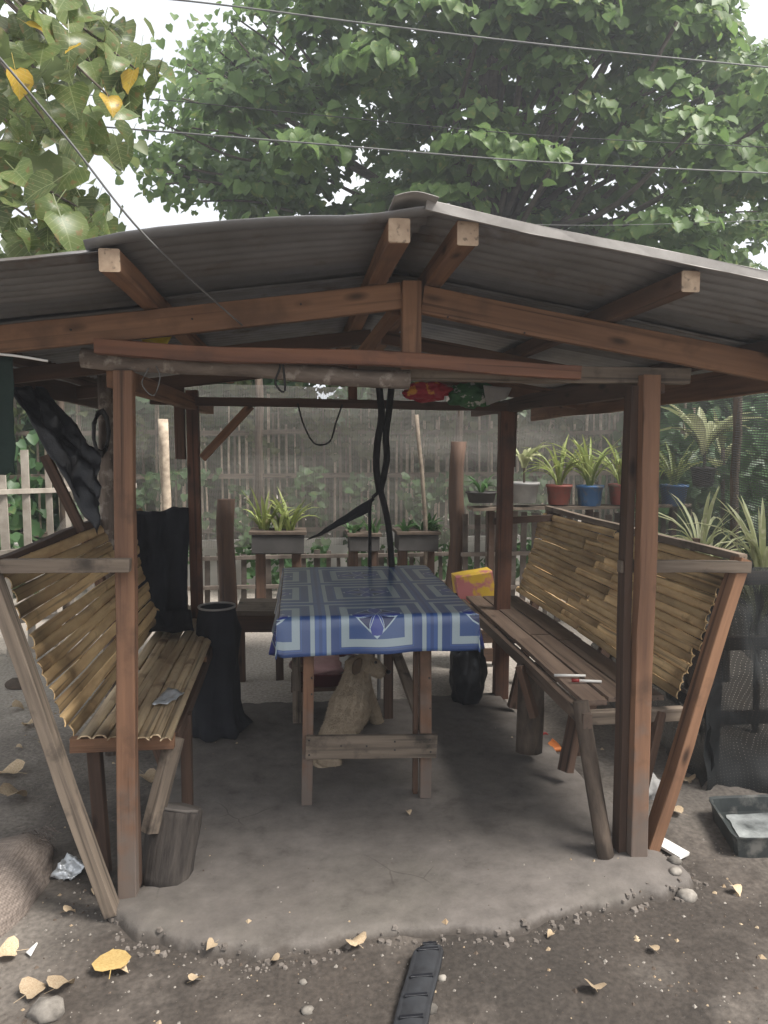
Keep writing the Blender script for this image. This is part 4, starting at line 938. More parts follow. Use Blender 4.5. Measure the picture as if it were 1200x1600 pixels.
mask = np.ones(len(Cs), bool); mask[near] = False
leaf_cloud('foliage', Cs[mask], Ns[mask], Ss[mask], M_['leafA'], bt_, seed=4)
LM = [leaf_mesh('leaf', .20 + .10 * i, .15 + .12 * i, seed=i) for i in range(5)]
for m_ in LM: m_.materials.append(M_['leafA'])
def put_leaf(name, me, c, nrm, size, parent, m=None, droop=1.0, rr=rnd):
    nrm = Vector(nrm).normalized(); dn = Vector((rr.gauss(0, .4), rr.gauss(0, .4), -droop)); y = (dn - nrm * dn.dot(nrm)).normalized(); x = y.cross(nrm)
    M = Matrix((x * size, y * size, nrm * size)).transposed().to_4x4(); M.translation = Vector(c) - y * size * .4
    if m:
        key = me.name + m.name
        if key not in LMC: LMC[key] = me.copy(); LMC[key].materials.clear(); LMC[key].materials.append(m)
        me = LMC[key]
    return reg(bpy.data.objects.new(name, me), M, parent)
LMC = {}
for i in near: put_leaf('leaf', LM[i % 5], Cs[i], Ns[i], Ss[i], bt_)

# ---- the near tree, upper left
nt_ = thing('broad_leaf_tree', 'near tree at upper left with large drooping green and yellow leaves', 'tree', (-2.6, 4.2, 0))
beam('trunk', (-2.6, 4.2, -.1), (-2.35, 4.0, 3.3), .24, .22, M_['bark'], nt_, kind='round', wob=.12, taper=.6, seg=8)
beam('trunk_fork', (-2.35, 4.0, 3.2), (-1.9, 3.6, 4.4), .15, .14, M_['bark'], nt_, kind='round', wob=.1, taper=.5, seg=6)
reg_pts = [(-60, -60), (20, 30), (60, -20), (110, 10), (40, 90), (100, 70), (140, 40), (15, 140), (80, 130), (150, 90), (185, 100), (215, 110), (60, 190), (120, 180), (170, 150), (200, 150), (20, 230), (90, 215), (140, 205),
           (15, 290), (60, 285), (100, 290), (130, 320), (30, 340), (80, 350), (120, 355), (150, 340), (165, 365), (45, 375), (5, 370), (95, 378), (10, 60), (120, 120), (50, 150), (160, 60), (100, 20), (185, 130), (10, 190), (140, 20), (-40, 100), (-40, 250), (-40, 340), (70, 60), (110, 150), (30, 180)]
r2 = random.Random(4)
NL = 0
for (px, py) in reg_pts:
    yy = r2.uniform(2.7, 3.7); c = at(px, py, Y=yy)
    src = Vector((-2.1, 3.8, 3.9)) if py < 220 else Vector((-2.3, 3.9, 3.0))
    if r2.random() < .35:
        pts = curve_pts([src, src.lerp(c, .5) + Vector((0, 0, .15)), c], 5); obj('branch', tube_mesh('branch', pts, .013, 5, .3), M_['bark'], nt_)
    for k in range(r2.randint(4, 6)):
        p = c + Vector((r2.gauss(0, .05), r2.gauss(0, .13), r2.gauss(0, .055)))
        nrm = Vector((r2.gauss(.1, .5), -.75 + r2.gauss(0, .35), .55 + r2.gauss(0, .4)))
        put_leaf('leaf', LM[r2.randrange(5)], p, nrm, r2.uniform(.075, .15), nt_, M_['leafN'], 1.0, r2); NL += 1
for (px, py, yy, s, nn) in ((205, 122, 2.6, .085, (-.6, -.8, .3)), (172, 160, 2.6, .075, (.5, -.8, .5)), (28, 125, 2.5, .085, (.7, -.7, -.1)), (115, 75, 2.6, .06, (-.4, -.5, .8)), (50, 40, 2.6, .06, (.3, -.6, .8))):
    put_leaf('leaf', LM[int(px) % 5], at(px, py, Y=yy), nn, s, nt_, M_['leafY'], .7, r2)
# its outer crown beyond the frame and behind, plus added shading clumps, one mass
c_ = []
for _ in range(90):
    c_.append(np.array((rs.uniform(-4.6, -1.25), rs.uniform(2.6, 6.4), rs.uniform(2.7, 5.3))))
for _ in range(70): c_.append(np.array((rs.uniform(-4.2, -.3), rs.uniform(-2.2, 1.6), rs.uniform(3.6, 5.4))))  # unseen clumps over the camera, added to shade the front soil
C2 = np.vstack([c + rs.normal(0, .22, (26, 3)) for c in c_ if (c[1] < 1.7 and inside(c)[2] < -60) or (c[1] > 1.7 and inside(c)[1] < 100)]) if True else None
leaf_cloud('foliage', C2, rs.normal(0, .5, C2.shape) + np.array([.1, -.5, .7]), rs.uniform(.09, .15, len(C2)), M_['leafB'], nt_, seed=7)

# ------------------------------------------------------------------ background
def hedge(name, lab, x0, x1, y0, y1, h, n, m, size=(.07, .13), zlo=.0, cat='hedge'):
    C_ = np.column_stack([rs.uniform(x0, x1, n), rs.uniform(y0, y1, n), rs.uniform(0, 1, n) ** .8])
    hh = h * (.72 + .28 * np.array([noise.noise((x * .9, 4, 1)) * 1.6 for x in C_[:, 0]])); C_[:, 2] = zlo + C_[:, 2] * hh
    o_ = leaf_cloud(name, C_, rs.normal(0, .5, C_.shape) + np.array([0, -.7, .5]), rs.uniform(*size, n), m, seed=9); tag(o_, lab, cat)
    return o_
hedge('hedge', 'dense green hedge behind the bamboo wall beyond the shelter', -5, 7, 8.6, 9.6, 3.4, 13000, M_['hedge'], (.10, .17))
hedge('hedge', 'green undergrowth behind the pale slat fence at the left edge', -7, -2.6, 5.2, 9.0, 2.1, 5000, M_['hedge'], (.10, .16))
hedge('hedge', 'shadowed green undergrowth behind the dark net at the right edge', 3.6, 7, 3.2, 8.6, 2.2, 5000, M_['hedge'], (.10, .16))
hedge('distant_trees', 'far line of trees closing off the yard', -26, 30, 15, 19, 4.2, 12000, M_['hedge'], (.3, .5), cat='trees')
def shrub(lab, x0, x1, y0, y1, z0, z1, n, m, nm='shrub', cat='shrub'):
    C_ = np.column_stack([rs.uniform(x0, x1, n), rs.uniform(y0, y1, n), rs.uniform(z0, z1, n)])
    k = np.array([noise.noise((c[0] * 2.2, c[1], c[2] * 2.2)) for c in C_]); C_ = C_[k > -.05]
    tag(leaf_cloud(nm, C_, rs.normal(0, .5, C_.shape) + np.array([0, -.7, .5]), rs.uniform(.05, .11, len(C_)), m, seed=12), lab, cat)
shrub('leafy shrubs growing against the bamboo wall left of the rope', -2.2, .3, 7.3, 7.9, .1, 1.25, 1500, M_['hedge'])
shrub('leafy shrubs growing against the bamboo wall right of the rope', .5, 2.6, 7.3, 7.9, .1, 1.2, 1300, M_['hedge'])
shrub('green vine spilling over the top of the bamboo wall', -3.0, 4.4, 8.0, 8.15, 1.35, 2.5, 3200, M_['leafB'], 'vine', 'vine')
# bamboo wall
bw = thing('bamboo_wall', 'tall wall of upright bamboo stakes behind the grey shade net', 'fence', (.6, 8.2, -.06))
x = -3.4
while x < 4.6:
    h_ = 1.65 + .5 * rnd.random(); wd = rnd.uniform(.016, .034)
    if rnd.random() < .74: beam('stake', (x, 8.2 + rnd.uniform(-.02, .02), -.08), (x + rnd.uniform(-.04, .04), 8.2, h_), wd, wd * .8, M_['stake'], bw, wob=.01, seg=3)
    x += rnd.uniform(.045, .085)
for z in (.55, 1.15, 1.62): beam('rail', (-3.4, 8.15, z), (4.6, 8.15, z + .03), .04, .05, gr, bw, wob=.03, seg=12)
# shade nets
nb = crumple('shade_net', [(-2.0, 6.55, 2.02), (3.15, 6.55, 2.0), (3.15, 6.5, .62), (-2.0, 6.5, .60)], M_['net'], 60, 24, .05, 8, thick=0, uvs=(5.1, 1.4))
tag(nb, 'grey see-through shade net hung across the back of the yard', 'net')
ns = crumple('shade_net', [(3.15, 6.55, 2.0), (2.35, 2.2, 2.0), (2.35, 2.2, .02), (3.15, 6.5, .5)], M_['netdark'], 50, 24, .05, 9, thick=0, uvs=(4.4, 1.9))
tag(ns, 'dark shade net hung along the right side of the yard', 'net')
for k, (x, y) in enumerate(((-2.0, 6.58), (-.35, 6.6), (1.42, 6.6), (3.17, 6.58), (2.42, 2.6), (2.75, 4.4))):
    o = beam('net_post', (x, y, -.08), (x + .02, y, 2.12), .07 if k < 4 else .05, .06, M_['log'], None, kind='round', wob=.05, seg=8)
    tag(o, ['log post at the left end of the grey net', 'log post holding the grey net behind the black bin', 'log post holding the grey net behind the table', 'log post at the corner of the two shade nets', 'thin post of the dark net nearest the tray', 'thin post of the dark net behind the right bench'][k], 'post', 'posts holding up the shade nets')
for (a, b, Y, d, m_, lb) in (((652, 648), (672, 850), 6.3, .035, 'stake', 'pale thin pole leaning behind the hanging rope'), ((716, 690), (708, 900), 6.2, .13, 'darkwood', 'thick dark trunk post left of the far right post'),
                            ((255, 655), (262, 800), 6.4, .08, 'stake', 'pale upright post behind the net between the left posts'), ((352, 780), (356, 905), 5.6, .13, 'darkwood', 'thick dark post standing behind the black bin')):
    q = at(*b, Y=Y); o = beam('garden_pole', at(*a, Y=Y), (q.x, Y, -.08), d, d, M_[m_], None, kind='round', wob=.04, seg=8); tag(o, lb, 'pole')
# picket fences
def picket(lab, x0, x1, y, top, gap, m, rails=(.25, .85), wd=(.035, .06), name='picket_fence', y2=None):
    f = thing(name, lab, 'fence', ((x0 + x1) / 2, y, -.06)); x = x0; y2 = y if y2 is None else y2
    while x < x1:
        yy = y + (y2 - y) * (x - x0) / (x1 - x0)
        beam('picket', (x, yy, -.07), (x + rnd.uniform(-.02, .02), yy, top + rnd.uniform(-.05, .02)), rnd.uniform(*wd), .014, m, f, wob=.006, seg=2, up=(0, 1, 0)); x += gap * rnd.uniform(.8, 1.2)
    for r_ in rails: beam('rail', (x0 - .05, y - .03, top * r_), (x1 + .05, y2 - .03, top * r_ + .01), .03, .035, m, f, wob=.01, seg=6)
    return f
picket('low picket fence, toned as a silhouette, crossing behind the blue table', -1.05, 1.5, 6.95, .50, .105, M_['pick_silhouette'], (.35, .9))
picket('picket fence under the potted plants behind the right bench', 1.42, 3.25, 6.1, .93, .10, M_['pick_silhouette'], (.3, .62))
picket('tall pale slat fence beyond the left bench', -2.75, -1.35, 4.9, 1.45, .13, M_['pick'], (.15, .5, .8), y2=6.2)
pw = beam('pale_wall', (-3.3, 8.06, .2), (4.5, 8.06, .2), .08, .56, M_['palewall']); tag(pw, 'low pale concrete footing wall along the base of the bamboo wall', 'wall')
# shelf along the fence and potted plants
shf = thing('plank_shelf', 'narrow plank shelf carrying the red and blue pots', 'shelf', (2.4, 6.05, -.06))
beam('board', (1.42, 5.98, .975), (3.3, 5.98, .985), .22, .025, gr, shf, wob=.01, seg=8)
for x in (1.6, 2.45, 3.2): beam('support', (x, 5.98, -.06), (x, 5.98, .965), .05, .05, dk, shf)
def strap_leaf(name, parent, base, d, Ln, wd, m, arch):
    def fn(u, v):
        s = v * Ln; a = arch * v; h = Vector((d.x, d.y, 0)).normalized() if (abs(d.x) + abs(d.y)) > .01 else Vector((1, 0, 0))
        p = base + h * (math.sin(a) * s * .75 + .15 * s) + Vector((0, 0, s * math.cos(a * .95)))
        sd_ = Vector((-h.y, h.x, 0)); wv = wd * math.sin(math.pi * min(.999, v * .92 + .08)) ** .7
        return p + sd_ * (u - .5) * wv + Vector((0, 0, abs(u - .5) * wv * .6))
    return obj(name, grid_mesh(name, 2, 6, fn), m, parent)
def plant(base, n, Ln, wd, m, parent, arch=(.5, 1.6), rr=None):
    rr = rr or rnd
    for k in range(n):
        a = rr.uniform(0, 2 * math.pi); strap_leaf('leaf', parent, Vector(base) + Vector((math.cos(a), math.sin(a), 0)) * .02, Vector((math.cos(a), math.sin(a), 0)), Ln * rr.uniform(.6, 1.1), wd * rr.uniform(.7, 1.1), m, rr.uniform(*arch))
def potted(px, pytop, pybot, Y, wpx, m, lab, n, Ln, lm, arch=(.5, 1.5), wd=.03, sq=False, name='potted_plant', stem=0):
    b0 = at(px, pybot, Y=Y); h_ = at(px, pytop, Y=Y).z - b0.z; r = wpx / 2 * Y / FPX * .98
    t_ = thing(name, lab, 'potted plant', b0, 'potted plants along the back of the yard')
    obj('pot', lathe_mesh('pot', [(r * .78, 0), (r * .80, .002), (r * .96, h_ * .86), (r * 1.04, h_ * .87), (r * 1.04, h_), (r * .95, h_), (r * .9, h_ * .8), (.004, h_ * .8)], 20 if not sq else 4), m, t_, T(b0) @ (Matrix.Rotation(R(45), 4, 'Z') if sq else Matrix()))
    if stem: beam('stem', b0 + Vector((0, 0, h_ * .7)), b0 + Vector((0, 0, h_ + stem)), .02, .02, M_['log'], t_, kind='round', wob=.02, seg=4)
    plant(b0 + Vector((0, 0, h_ * .85 + stem)), n, Ln, wd, lm, t_, arch)
    return t_
S, Pl = M_['strap'], M_['pale']
potted(873, 757, 788, 5.95, 42, M_['redpot'], 'spiky yellow green plant in a red pot, nearest the far right post', 30, .50, S, wd=.026)
potted(921, 758, 790, 5.95, 44, M_['bluepot'], 'spiky plant in a blue pot between the two red pots', 34, .55, S, wd=.026)
potted(970, 756, 788, 5.95, 42, M_['redpot'], 'spiky plant in a red pot partly behind the front right post', 32, .52, S, wd=.026)
potted(1052, 757, 790, 5.95, 46, M_['bluepot'], 'arching plant in a blue pot right of the front right post', 32, .50, S, wd=.026)
potted(818, 753, 785, 5.95, 50, M_['whitepot'], 'pale leaved plant in a whitish planter right of the far right post', 14, .30, Pl, stem=.14, wd=.06)
potted(752, 768, 785, 5.95, 50, M_['darkpot'], 'short green plant in a dark pot left of the far right post', 18, .2, M_['hedge'])
potted(1098, 730, 760, 5.5, 40, M_['darkpot'], 'cream leaved plant high on the right behind the dark net', 14, .50, Pl, stem=.12, wd=.09)
def planter(px0, px1, pyt, pyb, Y, lab, n, Ln, lm, bush=False):
    a, b = at(px0, pyb, Y=Y), at(px1, pyb, Y=Y); h_ = at(px0, pyt, Y=Y).z - a.z; t_ = thing('planter_box', lab, 'planter', (a + b) / 2, 'dark planters behind the table')
    beam('box', a + Vector((0, 0, h_ / 2)), b + Vector((0, 0, h_ / 2)), .3, h_, M_['darkpot'], t_, seg=2, wob=.004)
    beam('rim', a + Vector((-.02, 0, h_ + .012)), b + Vector((.02, 0, h_ + .012)), .33, .024, M_['log'], t_)
    for s in (.15, .85):
        q = a.lerp(b, s); beam('support', (q.x, q.y, -.06), (q.x, q.y, q.z), .08, .08, dk, t_)
    for k in range(n):
        q = a.lerp(b, rnd.uniform(.08, .92)) + Vector((0, rnd.uniform(-.1, .1), h_)); plant(q, 7, Ln * rnd.uniform(.6, 1.2), .035, lm, t_, (.3, 1.3))
planter(395, 475, 832, 862, 6.3, 'dark planter with a tall yellow green shrub left of the hanging rope', 8, .34, S)
planter(545, 590, 835, 858, 6.35, 'small dark planter with low greenery behind the rope', 5, .16, M_['hedge'])
planter(620, 680, 832, 858, 6.4, 'dark planter with bushy green plants right of the hanging rope', 9, .17, M_['hedge'])
# the tall bright strap-leaf plants in front of the right net
def ground_plant(px, py, Y, lab, n, Ln, wd, m, hstem=.3):
    b0 = at(px, py, Y=Y); t_ = thing('strap_leaf_plant', lab, 'plant', (b0.x, Y, -.06), 'long leaved plants by the right net')
    beam('stem', (b0.x, Y, -.07), b0, .035, .035, M_['log'], t_, kind='round', wob=.03, seg=5)
    for k in range(3): plant(b0 - Vector((rnd.uniform(-.03, .03), rnd.uniform(-.03, .03), .12 * k)), n // 3, Ln * (1 - .12 * k), wd, m, t_, (.25, 1.5))
ground_plant(1095, 872, 4.3, 'yellow green plant with arching strap leaves behind the top of the right bench', 60, .50, .026, Pl)
ground_plant(1190, 905, 3.6, 'strap leaved plant with many narrow leaves at the right edge', 66, .52, .026, Pl)
ground_plant(1130, 700, 6.2, 'tall pale plant seen through the dark net under the eave', 24, .42, .05, Pl)
# black netting and planks low on the right
o = crumple('black_net_cover', [(1.86, 4.4, 1.02), (1.80, 3.02, .95), (1.78, 2.98, -.05), (1.86, 4.4, -.05)], M_['netblack'], 30, 30, .17, 6, thick=0, uvs=(1.6, 1.0)); tag(o, 'dense black netting bunched over timber low on the right', 'netting')
o = crumple('black_net_cover', [(1.80, 3.02, .95), (2.5, 2.92, .99), (2.5, 2.86, -.05), (1.78, 2.98, -.05)], M_['netblack'], 30, 30, .15, 16, thick=0, uvs=(.8, 1.0)); tag(o, 'black netting falling to the soil behind the shallow tray', 'netting')
tk = thing('timber_rack', 'dark timber rack under the black netting at the right', 'rack', (2.3, 3.4, -.06))
for (x, y) in ((1.9, 3.12), (1.9, 4.3), (2.45, 3.1), (2.45, 4.3)): beam('upright', (x, y, -.06), (x, y, .92), .05, .05, dk, tk)
for z in (.25, .6, .9): beam('crossbar', (1.9, 3.1, z), (1.9, 4.35, z), .03, .06, dk, tk); beam('crossbar', (1.87, 3.09, z), (2.5, 3.09, z), .03, .06, dk, tk)
# bits leaning by the back of the right bench
for (a, b, Y, lb) in (((1005, 1180), (1022, 1140), 2.9, 'folded grey cloth'),):
    o = obj('cloth_bundle', blob_mesh('cloth_bundle', .06, .06, .07, .5, 5, 3, 3), M_['whitepot'], None, T(at(1012, 1165, Y=2.95))); o.location.z = -.0; tag(o, 'small grey cloth bundle behind the legs of the right bench', 'cloth')

# ------------------------------------------------------------------ ropes, wires, bags
rp = thing('hanging_rope', 'thick dark twisted rope hanging from the rear beam behind the table', 'rope', at(600, 640, Y=4.2))
YR = 4.16
obj('strand', tube_mesh('strand', curve_pts([at(592, 600, Y=YR), at(596, 650, Y=YR), at(590, 690, Y=YR), at(588, 730, Y=YR), at(593, 768, Y=YR)], 6), .020, 8), M_['rope'], rp)
obj('strand', tube_mesh('strand', curve_pts([at(612, 598, Y=YR), at(608, 640, Y=YR + .01), at(603, 680, Y=YR), at(604, 720, Y=YR), at(594, 768, Y=YR)], 6), .019, 8), M_['rope'], rp)
obj('strand', tube_mesh('strand', curve_pts([at(594, 765, Y=YR), at(603, 800, Y=YR), at(609, 840, Y=YR), at(613, 900, Y=YR)], 6), .018, 8), M_['rope'], rp)
obj('strand', tube_mesh('strand', curve_pts([at(592, 768, Y=YR), at(579, 785, Y=YR), at(578, 830, Y=YR), at(578, 900, Y=YR)], 6), .010, 8), M_['rope'], rp)
hm = crumple('hammock_cloth', [at(585, 775, Y=4.2), at(578, 800, Y=4.2), at(497, 838, Y=5.0), at(478, 845, Y=5.1)], M_['blackcloth'], 8, 20, .03, 3); tag(hm, 'dark narrow cloth stretched from the rope towards the back fence', 'cloth')
def wire(lab, pts, r, m, name='wire', cat='wire', n=8, grp=None):
    o_ = obj(name, tube_mesh(name, curve_pts(pts, n), r, 5), m); tag(o_, lab, cat, grp); return o_
G_ = 'overhead wires crossing the sky'
wire('highest overhead wire, crossing the very top of the picture', [at(-100, -25, Y=6.2), at(250, -3, Y=6.2), at(600, 40, Y=6.2), at(900, 75, Y=6.2), at(1300, 115, Y=6.2)], .007, M_['wire'], grp=G_)
wire('overhead wire crossing the lower half of the tree crown', [at(-100, 180, Y=6.2), at(120, 195, Y=6.2), at(500, 225, Y=6.2), at(850, 253, Y=6.2), at(1300, 275, Y=6.2)], .007, M_['wire'], grp=G_)
wire('thin dark overhead wire just above the lowest long wire', [at(-100, 140, Y=6.6), at(200, 152, Y=6.6), at(500, 180, Y=6.6), at(850, 212, Y=6.6), at(1300, 235, Y=6.6)], .004, M_['wiredark'], grp=G_)
wire('thinnest overhead wire, skimming just over the roof at right', [at(700, 346, Y=6.6), at(950, 352, Y=6.6), at(1300, 340, Y=6.6)], .003, M_['wire'], grp=G_)
wire('cable slanting down from the near tree onto the front rafter', [at(-20, 68, Y=1.6), at(50, 150, Y=1.66), at(120, 235, Y=1.72), at(210, 350, Y=1.80), at(290, 430, Y=2.05), at(378, 508, Y=2.37)], .0027, M_['wire'], 'cable', 'cable')
wire('thin dark wire looping down below the rear beam', [at(465, 630, Y=4.18), at(475, 665, Y=4.18), at(492, 693, Y=4.18), at(515, 690, Y=4.18), at(525, 660, Y=4.18), at(535, 632, Y=4.18)], .005, M_['wiredark'])
wire('white cord tied under the left eave', [at(-20, 552, Y=2.3), at(25, 556, Y=2.3), at(75, 564, Y=2.32)], .004, M_['white'], 'cord', 'cord')
pts = [at(158 + 13 * math.cos(t * .7) * (1 - .004 * t), 672 + 34 * math.sin(t * .7) + t * .2, Y=3.6 + .0015 * t) for t in range(40)]
o = obj('wire_coil', tube_mesh('wire_coil', pts, .008, 5), M_['wiredark']); tag(o, 'coil of dark cable hung on the round pole by the left post', 'cable coil')
o = obj('twine', tube_mesh('twine', curve_pts([at(232, 575, Y=2.4), at(222, 600, Y=2.4), at(240, 618, Y=2.4), at(250, 590, Y=2.4), at(244, 572, Y=2.4)], 6), .002, 4), M_['wire']); tag(o, 'thin grey twine looped from the dusty lintel by the left post', 'twine')
o = obj('twine', tube_mesh('twine', curve_pts([at(428, 545, Y=2.38), at(438, 570, Y=2.38), at(430, 598, Y=2.38), at(445, 610, Y=2.38), at(440, 548, Y=2.38)], 6), .0035, 4), M_['wiredark']); tag(o, 'dark twine tied round the tie beam left of the king post', 'twine')
o = crumple('yellow_plastic', [at(215, 521, Y=2.5), at(272, 519, Y=2.5), at(262, 537, Y=2.5), at(225, 537, Y=2.5)], M_['yellow'], 8, 6, .012, 2); tag(o, 'piece of yellow plastic tucked under the left rafter', 'plastic')
def bag(cx_, cy_, rx, rz_, m, lab, sd):
    o_ = obj('plastic_bag', blob_mesh('plastic_bag', rx, .05, rz_, .35, 5, 4, sd), m, None, T(at(cx_, cy_, Y=4.16))); tag(o_, lab, 'plastic bag')
bag(667, 612, .13, .055, M_['redbag'], 'shiny red plastic bag stuffed on top of the rear beam', 3)
bag(738, 618, .14, .07, M_['greenbag'], 'green and white plastic bag hanging over the rear beam by the far right post', 5)
o = crumple('plastic_flap', [at(755, 602, Y=4.05), at(800, 606, Y=4.05), at(792, 622, Y=4.05), at(760, 634, Y=4.1)], M_['whitepot'], 6, 6, .02, 1); tag(o, 'pale plastic flap beside the green bag on the rear beam', 'plastic')

# ------------------------------------------------------------------ ground litter
LD = [leaf_mesh('dry_leaf', .5, .55, seed=20 + i) for i in range(4)]
for m_ in LD: m_.materials.append(M_['dry'])
LY = leaf_mesh('yellow_leaf', .12, .05, seed=31); LY.materials.append(M_['yellowleaf'])
rl = random.Random(9)
def ground_leaf(px, py, size, lab, me=None, rot=None, tilt=.25):
    p = at(px, py, Z=-.045); p.z = floor_z(p.x, p.y) + .012
    me = me or LD[rl.randrange(4)]
    M = T(p) @ Matrix.Rotation(rl.uniform(0, 6.28) if rot is None else rot, 4, 'Z') @ Matrix.Rotation(rl.uniform(-tilt, tilt), 4, 'X') @ Matrix.Rotation(rl.uniform(-tilt, tilt), 4, 'Y') @ Matrix.Diagonal((size * 1.5, size * 1.3, size * 1.5, 1)) @ T((0, -.5, .12))
    o_ = reg(bpy.data.objects.new('fallen_leaf', me), M); tag(o_, lab, 'leaf', 'fallen leaves on the soil')
ground_leaf(176, 1517, .075, 'large flat yellow heart shaped leaf lying in front of the left post', LY, .15, .03)
ground_leaf(14, 1216, .085, 'big curled dry leaf, the farther of the pair by the sack')
ground_leaf(24, 1252, .085, 'big curled dry leaf touching the far end of the sack')
ground_leaf(74, 1168, .06, 'dry leaf beside the slanting bench leg, nearest to it')
ground_leaf(46, 1137, .055, 'small curled dry leaf farther left beyond the bench leg')
ground_leaf(28, 1112, .055, 'pale dry leaf beside the dark stone at the left')
ground_leaf(100, 1553, .055, 'curled pale leaf at the bottom left, left of the yellow leaf')
ground_leaf(55, 1560, .05, 'brown curled leaf at the bottom left between two others')
ground_leaf(10, 1504, .05, 'dry leaf half in the frame at the lower left edge')
ground_leaf(110, 1437, .03, 'tiny tan leaf between the yellow leaf and the silver wrapper')
ground_leaf(555, 1487, .045, 'square pale tan leaf just in front of the concrete edge', None, .4, .1)
ground_leaf(928, 1558, .04, 'small tan leaf alone at the bottom right')
ground_leaf(308, 1545, .03, 'tiny orange leaf to the right of the yellow leaf')
ground_leaf(1055, 1280, .04, 'curled pale leaf near the white offcut')
ground_leaf(1150, 1398, .03, 'small pale leaf in front of the shallow tray')
ground_leaf(232, 1222, .055, 'tan leaf seen between the left post and the bench leg')
ground_leaf(1075, 1228, .05, 'dry leaf against the base of the black netting')
ground_leaf(638, 1290, .02, 'tiny green yellow leaf on the concrete in front of the table')
ground_leaf(190, 1528 - 1400 + 1400, .03, 'small curled leaf under the yellow heart leaf')
for (px, py, z_, lb) in ((132, 1290, .024, 'tiny brown leaf scrap between the sack and the slanting bench leg'), (30, 1175, .026, 'small brown leaf scrap beyond the big curled pair'), (95, 1100, .024, 'small brown leaf scrap farthest back along the left bench'),
    (150, 1405, .02, 'tiny leaf scrap at the foot of the left post'), (330, 1500, .024, 'small heart shaped leaf scrap against the left end of the concrete edge'), (430, 1512, .02, 'tiny leaf scrap left of the square pale leaf'),
      
    (860, 1470, .018, 'tiny leaf scrap just in front of the middle of the right concrete edge'), (1020, 1490, .022, 'small leaf scrap below the row of broken stones')):
    ground_leaf(px, py, z_, lb)
# stones
for (px, py, s, lb) in ((1052, 1372, .026, 'pale broken stone, first of the row at the right corner of the concrete'), (1054, 1390, .024, 'pale broken stone, second of the row at the right corner of the concrete'), (1073, 1410, .036, 'rounded grey stone at the right corner of the concrete'),
                        (480, 1588, .018, 'small flat grey stone at the bottom centre'), (28, 1078, .075, 'dark rounded stone on the soil left of the bench'), (690, 1543, .014, 'tiny yellowish stone right of the rubber strap'), (672, 1590, .022, 'pinkish broken stone beside the rubber strap'), (75, 1590, .05, 'flat grey stone at the bottom left corner'), (473, 1545, .012, 'tiny grey stone near the front concrete edge')):
    p = at(px, py, Z=-.05); o = obj('stone', blob_mesh('stone', s, s * .8, s * .6, .3, 4, 2, px), M_['log'] if s == .075 else M_['pebble'], None, T((p.x, p.y, floor_z(p.x, p.y) + s * .2))); tag(o, lb, 'stone', 'stones lying on the soil')
# grit: countless small stones and crumbs
def grit(name, n, x0, x1, y0, y1, smin, smax, m, lab, sd_, pw=1.0):
    rs_ = np.random.RandomState(sd_); V, Fc = [], []
    for _ in range(n):
        x, y = rs_.uniform(x0, x1), y0 + (y1 - y0) * rs_.rand() ** pw
        s = smin + (smax - smin) * rs_.rand() ** 4; z = floor_z(x, y)
        if SD[max(0, min(len(gy) - 1, int(round((y - 2.0) / GS)))), max(0, min(len(gx) - 1, int(round((x + .75) / GS))))] > .0 and 2.0 < y < 4.35 and -.75 < x < 1.45 and rs_.rand() < .9: continue
        b_ = len(V); a = rs_.rand() * 6
        for k in range(4): V.append((x + s * math.cos(a + k * 1.57) * rs_.uniform(.6, 1.2), y + s * math.sin(a + k * 1.57) * rs_.uniform(.6, 1.2), z - .001))
        V.append((x, y, z + s * rs_.uniform(.4, .9)))
        Fc += [(b_ + k, b_ + (k + 1) % 4, b_ + 4) for k in range(4)]
    o_ = obj(name, mesh(name, V, Fc), m); tag(o_, lab, 'gravel', None, 'stuff')
grit('grit', 3600, -1.6, 2.6, 1.15, 2.6, .0012, .0085, M_['pebble'], 'pale grit and tiny stones scattered over the soil', 3, .9)
grit('coarse_grit', 420, -1.6, 2.6, 1.15, 2.6, .004, .016, M_['dry'], 'larger crumbs of dry leaf and bark in front of the concrete', 13, .9)
grit('dark_grit', 900, -1.6, 2.6, 1.15, 2.6, .003, .012, M_['log'], 'dark crumbs of bark and earth in front of the concrete', 23, .9)
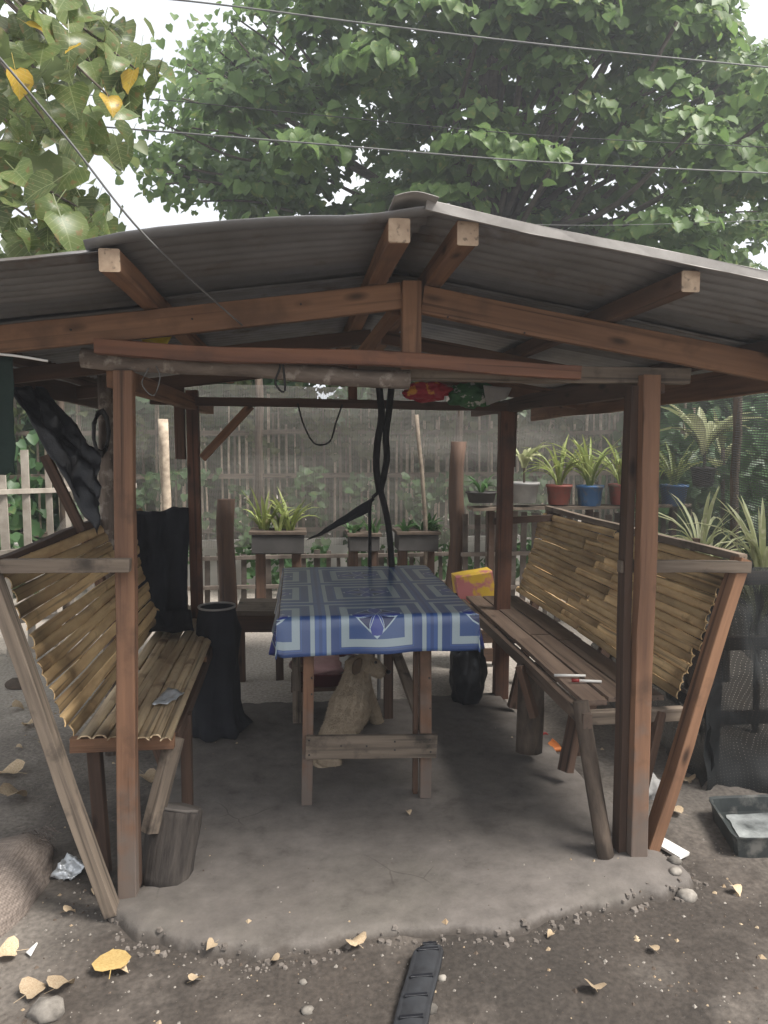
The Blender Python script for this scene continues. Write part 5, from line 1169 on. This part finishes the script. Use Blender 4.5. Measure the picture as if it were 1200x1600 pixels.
grit('litter', 900, -3, 3.5, 2.4, 6.8, .003, .013, M_['dry'], 'small dry leaf crumbs scattered over the yard', 5)

rc_ = np.random.RandomState(21); V, Fc = [], []
ej, ei = np.where((SD > -.045) & (SD < .012) & (GY < 2.75)); 
for k in rc_.choice(len(ei), 420):
    x, y = gx[ei[k]] + rc_.uniform(-.012, .012), gy[ej[k]] - rc_.uniform(0, .02); sz = .003 + .013 * rc_.rand() ** 3.5; z = floor_z(x, y); i_ = len(V); a = rc_.rand() * 6
    for lv, sc_ in ((-.3, 1), (.55, .72)):
        for q in range(5): V.append((x + sz * sc_ * math.cos(a + q * 1.257) * rc_.uniform(.7, 1.2), y + sz * sc_ * math.sin(a + q * 1.257) * rc_.uniform(.7, 1.2), z + sz * lv * rc_.uniform(.7, 1.2)))
    Fc += [(i_ + q, i_ + (q + 1) % 5, i_ + 5 + (q + 1) % 5, i_ + 5 + q) for q in range(5)] + [tuple(i_ + 5 + q for q in range(5))]
tag(obj('concrete_chips', mesh('concrete_chips', V, Fc), mat('concrete_chip', (.19, .165, .145), (.09, .076, .065), (20, 20, 20), .95)), 'crumbled chips of concrete along the broken edge', 'rubble', None, 'stuff')

# ------------------------------------------------------------------ thin scattering volume added to imitate lens veil
bm = bmesh.new(); bmesh.ops.create_cube(bm, size=1)
me = bpy.data.meshes.new('lens_veil'); bm.to_mesh(me); bm.free()
hz = reg(bpy.data.objects.new('lens_veil', me), T((2, 30, 7.5)) @ Matrix.Diagonal((130, 130, 17.6, 1)))
mh = bpy.data.materials.new('lens_veil_volume'); mh.use_nodes = True; N = mh.node_tree.nodes; N.clear()
v_ = N.new('ShaderNodeVolumePrincipled'); v_.inputs['Color'].default_value = (.92, .95, 1, 1); v_.inputs['Density'].default_value = .008; v_.inputs['Anisotropy'].default_value = .35
mo = N.new('ShaderNodeOutputMaterial'); mh.node_tree.links.new(v_.outputs[0], mo.inputs['Volume']); me.materials.append(mh)
tag(hz, 'pale volume added over the yard and trees to imitate lens veil', None, None, 'stuff')
